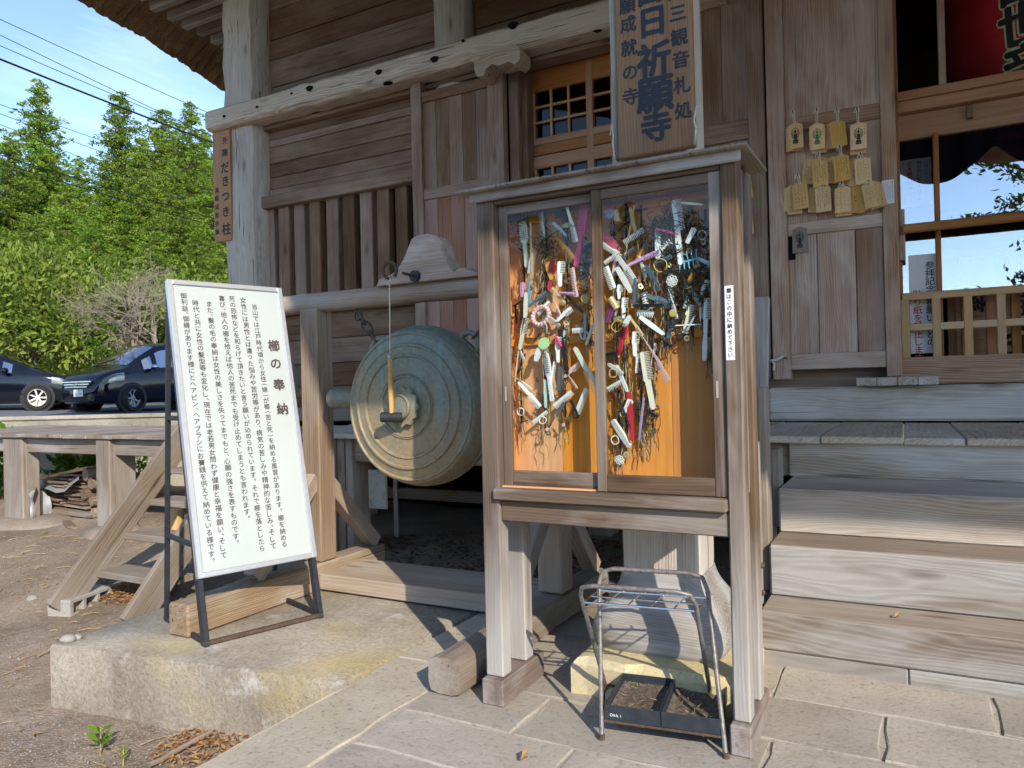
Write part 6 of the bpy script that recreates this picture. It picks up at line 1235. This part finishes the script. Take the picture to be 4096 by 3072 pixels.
bush('leafy_bush', [(bp_(60, 690, 22), (2.0, 1.6, 1.5)), (bp_(30, 640, 23), (1.6, 1.4, 1.3)), (bp_(110, 630, 23), (1.5, 1.4, 1.4))], 'leaf_bush', .13, 900, 'broad leafy yellow green bush behind the black car seen only in part', 'bush', 11)
bush('leafy_bush', [(bp_(200, 670, 23.5), (1.7, 1.4, 1.5)), (bp_(260, 700, 22.5), (1.4, 1.3, 1.1)), (bp_(170, 720, 22), (1.3, 1.2, 1.0))], 'leaf_bush', .12, 900, 'yellow speckled leafy bush behind the windscreen of the minivan', 'bush', 12)
bush('leafy_bush', [(bp_(340, 720, 24), (1.6, 1.4, 1.2)), (bp_(420, 690, 25), (1.8, 1.4, 1.4))], 'leaf_bush', .12, 800, 'low leafy bush behind the minivan roof next to the bare shrub', 'bush', 13)
bush('road_shrub', [(bp_(228, 770, 20.5), (.5, .5, .45))], 'leaf_fresh', .08, 900, 'small bright green shrub by the stone marker between the cars', 'shrub', 14)
def bare_shrub():
    rr = random.Random(31); mb = MB(); base = pF(330, 760, 21.5)
    def grow(p, d, l, r_, n):
        q = p+d*l; m = p.lerp(q, .5)+Vector((rr.gauss(0, .05), rr.gauss(0, .05), rr.gauss(0, .05)))*l; mb.tube([p, m, q], [r_, r_*.85, r_*.65], 4, False)
        if n == 0: return
        for k in range(rr.choice((2, 3, 3))):
            e = (d+Vector((rr.gauss(0, .55), rr.gauss(0, .55), rr.gauss(-.05, .4)))).normalized(); grow(p.lerp(q, rr.uniform(.55, 1)), e, l*rr.uniform(.6, .85), r_*.62, n-1)
    for k in range(9): grow(base+Vector((rr.gauss(0, .3), rr.gauss(0, .3), -.3)), Vector((rr.gauss(0, .7), rr.gauss(0, .5), 1)).normalized(), rr.uniform(1.0, 1.5), .042, 6)
    t = thing('bare_shrub', 'leafless greyish brown shrub with fine tangled twigs behind the minivan', 'shrub', base); mb.v = [(x-base.x, y-base.y, z-base.z) for x, y, z in mb.v]; mb.obj('branches', 'bark_pale', t, T(base))
bare_shrub()
bush('green_plant', [(bp_(180, 1035, 10.6), (.45, .3, .42)), (bp_(225, 1020, 10.7), (.4, .3, .3)), (bp_(255, 1045, 10.8), (.35, .3, .3)), (bp_(135, 1040, 10.6), (.3, .3, .4))], 'leaf_fresh', .07, 1800, 'bright green broad leaved plant against the wall beneath the veranda', 'plant', 15, asp=.55)
bush('green_plant', [(bp_(-5, 1000, 10.2), (.45, .3, .45)), (bp_(5, 1080, 10.2), (.4, .3, .45)), (bp_(-40, 1060, 10), (.4, .3, .6))], 'leaf_fresh', .07, 1500, 'bright green leafy plant beside the outer veranda post', 'plant', 16, asp=.5)
bush('green_plant', [(bp_(310, 1000, 11), (.3, .3, .2))], 'leaf_fresh', .06, 1200, 'small green plant glimpsed beneath the veranda by the stair', 'plant', 17, asp=.5)
def seedling(x, y, z, h, n, label, seed, mat='leaf_fresh', ls=.035):
    p = pZ(x, y, z); rr = random.Random(seed); t = thing('seedling', label, 'plant', p); MB().tube([(0, 0, -.01), (.004, 0, h*.5), (0, .004, h)], [.004, .003, .002], 5).obj('stem', 'straw', t, T(p)); C = []; N = []
    for k in range(n): a = k*2.4; f = .35+.65*k/n; C.append((math.cos(a)*ls*.9, math.sin(a)*ls*.9, h*f)); N.append((math.cos(a), math.sin(a), .5))
    me = leafmesh('seedling_leaves', np.array(C), np.array(N)*3, np.full(n, ls), .36, seed, .4, .1); me.materials.append(MAT[mat]); link('leaves', me, None, t, T(p))
seedling(217, 1628, -.33, .12, 13, 'small bright green seedling in the bare earth before the platform', 3); seedling(266, 1650, -.33, .08, 22, 'feathery little weed in the bare earth near the seedling', 4, 'leaf_bush', .014); seedling(203, 1206, -.17, .06, 14, 'tiny weed beside the rounded stone at the small stair', 5, 'leaf_fresh', .02); seedling(98, 1160, -.15, .05, 16, 'tiny weed on the earth under the outer veranda post', 6, 'leaf_bush', .02)
# trees on the other side of the yard, behind the viewer: they show in the window glass
def yard_tree(x, y, h, seed):
    rr = random.Random(seed); mb = MB(); C = []; N = []; base = Vector((x, y, -.35)); pts = [Vector((0, 0, -.3)), Vector((.15, .1, h*.3)), Vector((-.12, 0, h*.6)), Vector((.1, 0, h))]; mb.tube(pts, [.16, .13, .09, .02], 8)
    for k in range(26):
        u = rr.uniform(.3, 1); p = Vector((0, 0, h*u)); a = rr.uniform(0, 6.28); L_ = (1.25-u)*h*.42*rr.uniform(.6, 1.1); e = p+Vector((math.cos(a)*L_, math.sin(a)*L_, L_*rr.uniform(-.15, .35))); mb.tube([p, p.lerp(e, .5)+Vector((0, 0, .1)), e], [.035, .02, .006], 5, False)
        for j in range(int(L_*85)):
            f = rr.uniform(.25, 1.05); q = p.lerp(e, f)+Vector((rr.gauss(0, .16), rr.gauss(0, .16), rr.gauss(0, .07))); C.append(tuple(q)); N.append((math.cos(a), math.sin(a), rr.gauss(0, .3)))
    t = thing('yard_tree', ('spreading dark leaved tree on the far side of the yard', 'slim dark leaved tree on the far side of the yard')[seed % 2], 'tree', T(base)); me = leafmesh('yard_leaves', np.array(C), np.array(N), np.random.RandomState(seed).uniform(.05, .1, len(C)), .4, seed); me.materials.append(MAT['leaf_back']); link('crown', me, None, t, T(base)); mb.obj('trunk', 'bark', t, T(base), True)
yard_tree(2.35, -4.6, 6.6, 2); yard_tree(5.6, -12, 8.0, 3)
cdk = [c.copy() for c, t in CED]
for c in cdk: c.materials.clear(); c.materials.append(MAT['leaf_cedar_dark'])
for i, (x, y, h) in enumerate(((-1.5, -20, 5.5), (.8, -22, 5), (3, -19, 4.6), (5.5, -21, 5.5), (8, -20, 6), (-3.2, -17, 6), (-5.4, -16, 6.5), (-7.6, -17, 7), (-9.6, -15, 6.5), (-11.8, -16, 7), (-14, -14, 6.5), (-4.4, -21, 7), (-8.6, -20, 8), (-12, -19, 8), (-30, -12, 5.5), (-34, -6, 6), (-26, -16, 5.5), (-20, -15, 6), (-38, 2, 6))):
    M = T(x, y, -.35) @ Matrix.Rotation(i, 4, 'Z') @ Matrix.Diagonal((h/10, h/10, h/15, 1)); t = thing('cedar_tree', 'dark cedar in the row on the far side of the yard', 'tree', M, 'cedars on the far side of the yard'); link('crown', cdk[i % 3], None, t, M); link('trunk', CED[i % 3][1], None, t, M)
# ================================================================== wires, pole, marker
for i, (a, b, r_, lab) in enumerate((((0, 40), (440, 238), .012, 'thin overhead wire, the highest over the cedars'), ((0, 74), (460, 294), .012, 'thin overhead wire, second below the highest'), ((0, 97), (460, 293), .012, 'thin overhead wire just above the thick cable'), ((0, 126), (460, 307), .034, 'thick black overhead cable crossing before the cedars'), ((0, 224), (330, 340), .010, 'thin wire crossing the tallest cedar, upper one'), ((0, 244), (330, 366), .010, 'thin wire crossing the tallest cedar, middle one'), ((0, 267), (330, 400), .010, 'thin wire crossing the tallest cedar, lower one'), ((0, 333), (460, 470), .016, 'twisted wire crossing low over the wood, upper one'), ((0, 350), (460, 486), .016, 'twisted wire crossing low over the wood, lower one'))):
    p, q = pF(*a, 22), pF(*b, 30); d = q-p; p0 = p-d*1.2; p1 = q+d*1.2; pts = [p0.lerp(p1, t/12)-Vector((0, 0, .3*(1-(t/6-1)**2)-.25)) for t in range(13)]
    tag(MB().tube(pts, r_, 5).obj('power_line', 'wire_black'), lab, 'wire', 'overhead wires')
p = pF(20, 760, 24); MB().tube([(0, 0, -.6), (0, 0, 2.2)], .05, 10).obj('snow_pole', 'pole_white', None, T(p), True, 40); tag(bpy.data.objects['snow_pole'], 'thin white roadside pole standing in the leafy bush', 'pole')
p = pF(213, 815, 21); mb = MB().box(.42, .3, .75, None, .06); mb.v = [(a*(1.0 if c < 0 else .75), b, c) for a, b, c in mb.v]; tag(mb.obj('stone_marker', 'block_grey', None, T(p) @ Matrix.Rotation(YAW, 4, 'Z')), 'weathered grey stone marker between the two cars', 'stone')
# ================================================================== cars
def car(name, label, pos, F, spec, rim, plate):
    F = Vector((F[0], F[1], 0)).normalized(); M = frame(pos, F, (0, 0, 1)); t = thing(name, label, 'car', M); X = spec['x']; xs = np.linspace(X[0], X[-1], 64)
    top = np.interp(xs, X, spec['top']); ks = np.array([.25, .5, .25]); top[1:-1] = np.convolve(top, ks, 'valid'); belt = np.minimum(np.interp(xs, X, spec['belt']), top-.07); bot = np.interp(xs, X, spec['bot']); hw = np.interp(xs, X, spec['hw']); hr = np.minimum(np.interp(xs, X, spec['hr']), hw-.02)
    def sect(i):
        tp, bl_, bt, w, r_ = top[i], belt[i], bot[i], hw[i], hr[i]; k = min(1, max(0, (tp-bl_-.07)/.4)); rr_ = r_*k+(w-.10)*(1-k)
        return [(0, bt), (w*.8, bt), (w*.96, bt+.07), (w, bt+.22), (w*.985, (bt+bl_)/2+.08), (w*.992, bl_-.06), (w*.965, bl_), (rr_+.03, tp-.09*k-.025), (rr_-.05, tp-.03*k-.008), (rr_*.5, tp+.008), (0, tp+.014)]
    S = [sect(i) for i in range(len(xs))]; n = len(S[0]); vs = []; fs = []
    for i, s in enumerate(S):
        for (y, z) in s: vs.append((xs[i], y, z))
        for (y, z) in s[1:-1][::-1]: vs.append((xs[i], -y, z))
    m = 2*n-2
    for i in range(len(xs)-1):
        for k in range(m): fs.append((i*m+k, (i+1)*m+k, (i+1)*m+(k+1) % m, i*m+(k+1) % m))
    fs.append(tuple(range(m))); fs.append(tuple((len(xs)-1)*m+k for k in range(m))[::-1])
    body = MB().add(vs, fs).obj('body', 'car_paint', t, M, True, 38)
    def patch(nm, mat, x0, x1, j0, j1, side, off=.006, u0=0., u1=1., par=t):
        ii = [i for i in range(len(xs)) if x0 <= xs[i] <= x1]; vs = []; fs = []; nj = 4
        for i in ii:
            for j in range(nj+1):
                f = j0+(j1-j0)*j/nj; a = min(int(f), n-2); g = f-a; y = S[i][a][0]*(1-g)+S[i][a+1][0]*g; z = S[i][a][1]*(1-g)+S[i][a+1][1]*g; vs.append((xs[i], side*(y+off*(1 if j1 < 8.1 else .2)), z+off*(.3 if j1 < 8.1 else 1)))
        for i in range(len(ii)-1):
            for j in range(nj): a = i*(nj+1)+j; fs.append((a, a+1, a+nj+2, a+nj+1))
        return MB().add(vs, fs).obj(nm, mat, par, M, True)
    for sd_ in (-1, 1):
        for (a, b) in spec['sidewin']: patch('side_window', 'glass_car', a, b, 6.12, 6.92, sd_)
        patch('headlight', 'headlight', *spec['lamp'], 4.4, 5.9, sd_, .008)
    a, b = spec['screen']; ii = [i for i in range(len(xs)) if a <= xs[i] <= b]; vs = []; fs = []
    for i in ii:
        w = S[i][8][0]-.02
        for j in range(9): y = w*(j/4-1); zz = np.interp(abs(y), [0, S[i][9][0], S[i][8][0]], [S[i][10][1], S[i][9][1], S[i][8][1]]); vs.append((xs[i]+.004, y, zz+.007))
    for i in range(len(ii)-1):
        for j in range(8): q = i*9+j; fs.append((q, q+1, q+10, q+9))
    MB().add(vs, fs).obj('windscreen', 'glass_car', t, M, True)
    for dx in (0, .25): MB().tube([(b-.05-dx*.2, -.5+dx*1.6, float(np.interp(b-.05, xs, top))+.03), (b-.25-dx*.2, .15+dx*1.6-.2, float(np.interp(b-.25, xs, top))+.03)], .012, 5).obj('wiper', 'car_plastic', t, M)
    xf = X[-1]; g = thing_part('grille', t, M @ Vector((xf, 0, .6))); gz = spec['grille']
    for k in range(3): MB().box(.05, 1.0-.10*k, .042, None, .012).obj('chrome_bar', 'car_chrome', g, M @ T(xf-.015+.016*k, 0, gz+.02-.06*k))
    MB().box(.03, .9, .22, None, .02).obj('mesh_panel', 'car_plastic', g, M @ T(xf-.065, 0, gz-.055)); MB().tube([(0, .06*math.cos(t_), .045*math.sin(t_)) for t_ in np.linspace(0, 6.28, 14)[:-1]], .009, 5, close=True).obj('badge', 'car_chrome', g, M @ T(xf+.03, 0, gz-.04))
    MB().box(.05, 1.15, .17, None, .03).obj('lower_intake', 'car_plastic', t, M @ T(xf-.028, 0, .34))
    if plate:
        pl = MB().box(.01, .33, .165, None, .003).obj('number_plate', 'plate_white', t, M @ T(xf+.008, .06, .46)); mb = MB()
        for i, ch in enumerate(plate): glyph_to(mb, ch, (-.10+.05*i), -.02, .085, .01)
        for i in range(6): mb.prism([(-.07+.022*i, .045), (-.056+.022*i, .045), (-.056+.022*i, .065), (-.07+.022*i, .065)], .001)
        mb.obj('plate_number', 'ink_green', pl, M @ T(xf+.0145, .06, .46) @ Matrix.Rotation(R(90), 4, 'Z'))
    for (wx, steer) in spec['wheels']:
        for sd_ in (-1, 1):
            w = float(np.interp(wx, xs, hw)); Mw = M @ T(wx, sd_*(w-.075), .315) @ Matrix.Rotation(R(-90*sd_), 4, 'X')
            arch = MB().lathe([(.30, -.06), (.375, -.06), (.375, .079), (.30, .081)], 30, closed=True).obj('wheel_arch', 'car_plastic', t, Mw, True, 30)
            Mw = M @ T(wx, sd_*(w-.045), .315) @ Matrix.Rotation(steer, 4, 'Z') @ Matrix.Rotation(R(-90*sd_), 4, 'X'); wh = thing_part('wheel', t, (0, 0, 0)); place(wh, Mw, t)
            MB().lathe([(.205, .06), (.215, .075), (.29, .078), (.312, .055), (.315, 0), (.312, -.06), (.29, -.09), (.2, -.09)], 36, closed=True).obj('tyre', 'tyre', wh, Mw, True, 40)
            mb = MB().lathe([(.205, .055), (.212, .066), (.20, .066), (.192, .04), (.19, -.02), (.001, -.02)], 32, closed=True).lathe([(.001, .05), (.04, .05), (.05, .04), (.05, -.02)], 16, closed=True)
            for k in range(7):
                a_ = k*6.283/7; mb.box(.165, .042, .022, Matrix.Rotation(a_, 4, 'Z') @ T(.115, 0, .04) @ Matrix.Rotation(R(-6), 4, 'Y'), .006)
            mb.obj('rim', rim, wh, Mw, True, 30)
    for sd_ in (-1, 1):
        mz_ = spec['mirror']; vs = []; fs = []
        for i in range(7):
            for k in range(12): u = math.pi*i/6; v = 6.283*k/12; vs.append((.075*math.cos(u), .12*math.sin(u)*math.cos(v), .075*math.sin(u)*math.sin(v)))
        fs = [(i*12+k, i*12+(k+1) % 12, (i+1)*12+(k+1) % 12, (i+1)*12+k) for i in range(6) for k in range(12)]; mr_ = MB().add(vs, fs).obj('side_mirror', spec['mirmat'], t, M @ T(mz_[0], sd_*mz_[1], mz_[2]), True)
        MB().box(.05, .12, .03).obj('mirror_arm', 'car_plastic', mr_, M @ T(mz_[0], sd_*(mz_[1]-.11), mz_[2]-.05))
    return t
van = dict(x=[-2.1, -2.04, -1.85, -1.0, 0, .45, .95, 1.35, 1.72, 1.95, 2.06, 2.1], top=[.95, 1.45, 1.64, 1.71, 1.70, 1.62, 1.34, 1.08, .97, .86, .72, .56], belt=[.9, 1.0, 1.02, 1.02, 1.0, .99, .97, .95, .9, .8, .66, .5], bot=[.32, .28, .22, .2, .2, .2, .2, .2, .2, .21, .23, .26], hw=[.70, .78, .84, .85, .85, .85, .85, .845, .82, .74, .62, .55], hr=[.5, .56, .6, .62, .62, .62, .64, .7, .7, .62, .52, .45], sidewin=[(-1.8, -.95), (-.88, -.02), (.05, .62), (.66, 1.0)], lamp=(1.50, 2.0), screen=(.46, 1.33), grille=.70, wheels=((1.30, R(14)), (-1.38, 0)), mirror=(.78, .97, 1.06), mirmat='car_chrome')
pr_ = dict(x=[-2.22, -2.1, -1.5, -.6, 0, .5, 1.1, 1.5, 1.9, 2.12, 2.2, 2.22], top=[.85, 1.03, 1.20, 1.45, 1.48, 1.40, 1.10, .95, .84, .72, .60, .5], belt=[.8, .92, .93, .92, .91, .9, .88, .85, .78, .66, .55, .45], bot=[.32, .26, .2, .18, .18, .18, .18, .18, .18, .2, .22, .24], hw=[.66, .78, .85, .87, .87, .87, .87, .86, .82, .72, .6, .54], hr=[.45, .5, .55, .58, .58, .6, .66, .7, .68, .6, .5, .42], sidewin=[(-1.2, -.35), (-.28, .5), (.55, .85)], lamp=(1.62, 2.1), screen=(.52, 1.3), grille=.60, wheels=((1.36, R(-4)), (-1.34, 0)), mirror=(.72, .98, .98), mirmat='car_paint')
vd = Vector((-15.9, 11.04, 0)).normalized(); lf_ = Vector((-vd.y, vd.x, 0)); tw_ = -vd
wpos = pZ(285, 893, .93)+vd*.15; F = lf_*math.cos(R(37))+tw_*math.sin(R(37)); Lf = Vector((-F.y, F.x, 0)); c_ = Vector((wpos.x, wpos.y, 0))-F*1.30-Lf*.80; c_.z = road_z(c_)
car('parked_car', 'dark navy minivan with slatted chrome grille facing the other car', c_, F, van, 'rim_grey', '53-18')
w2 = pF(83, 887, 18.0); F2 = -lf_*math.cos(R(10))+tw_*math.sin(R(10)); L2 = Vector((-F2.y, F2.x, 0)); c2 = Vector((w2.x, w2.y, 0))-F2*1.36+L2*.82; c2.z = w2.z
car('parked_car', 'black low car with pale alloy wheels, only its front part in view', c2, F2, pr_, 'rim_light', None)
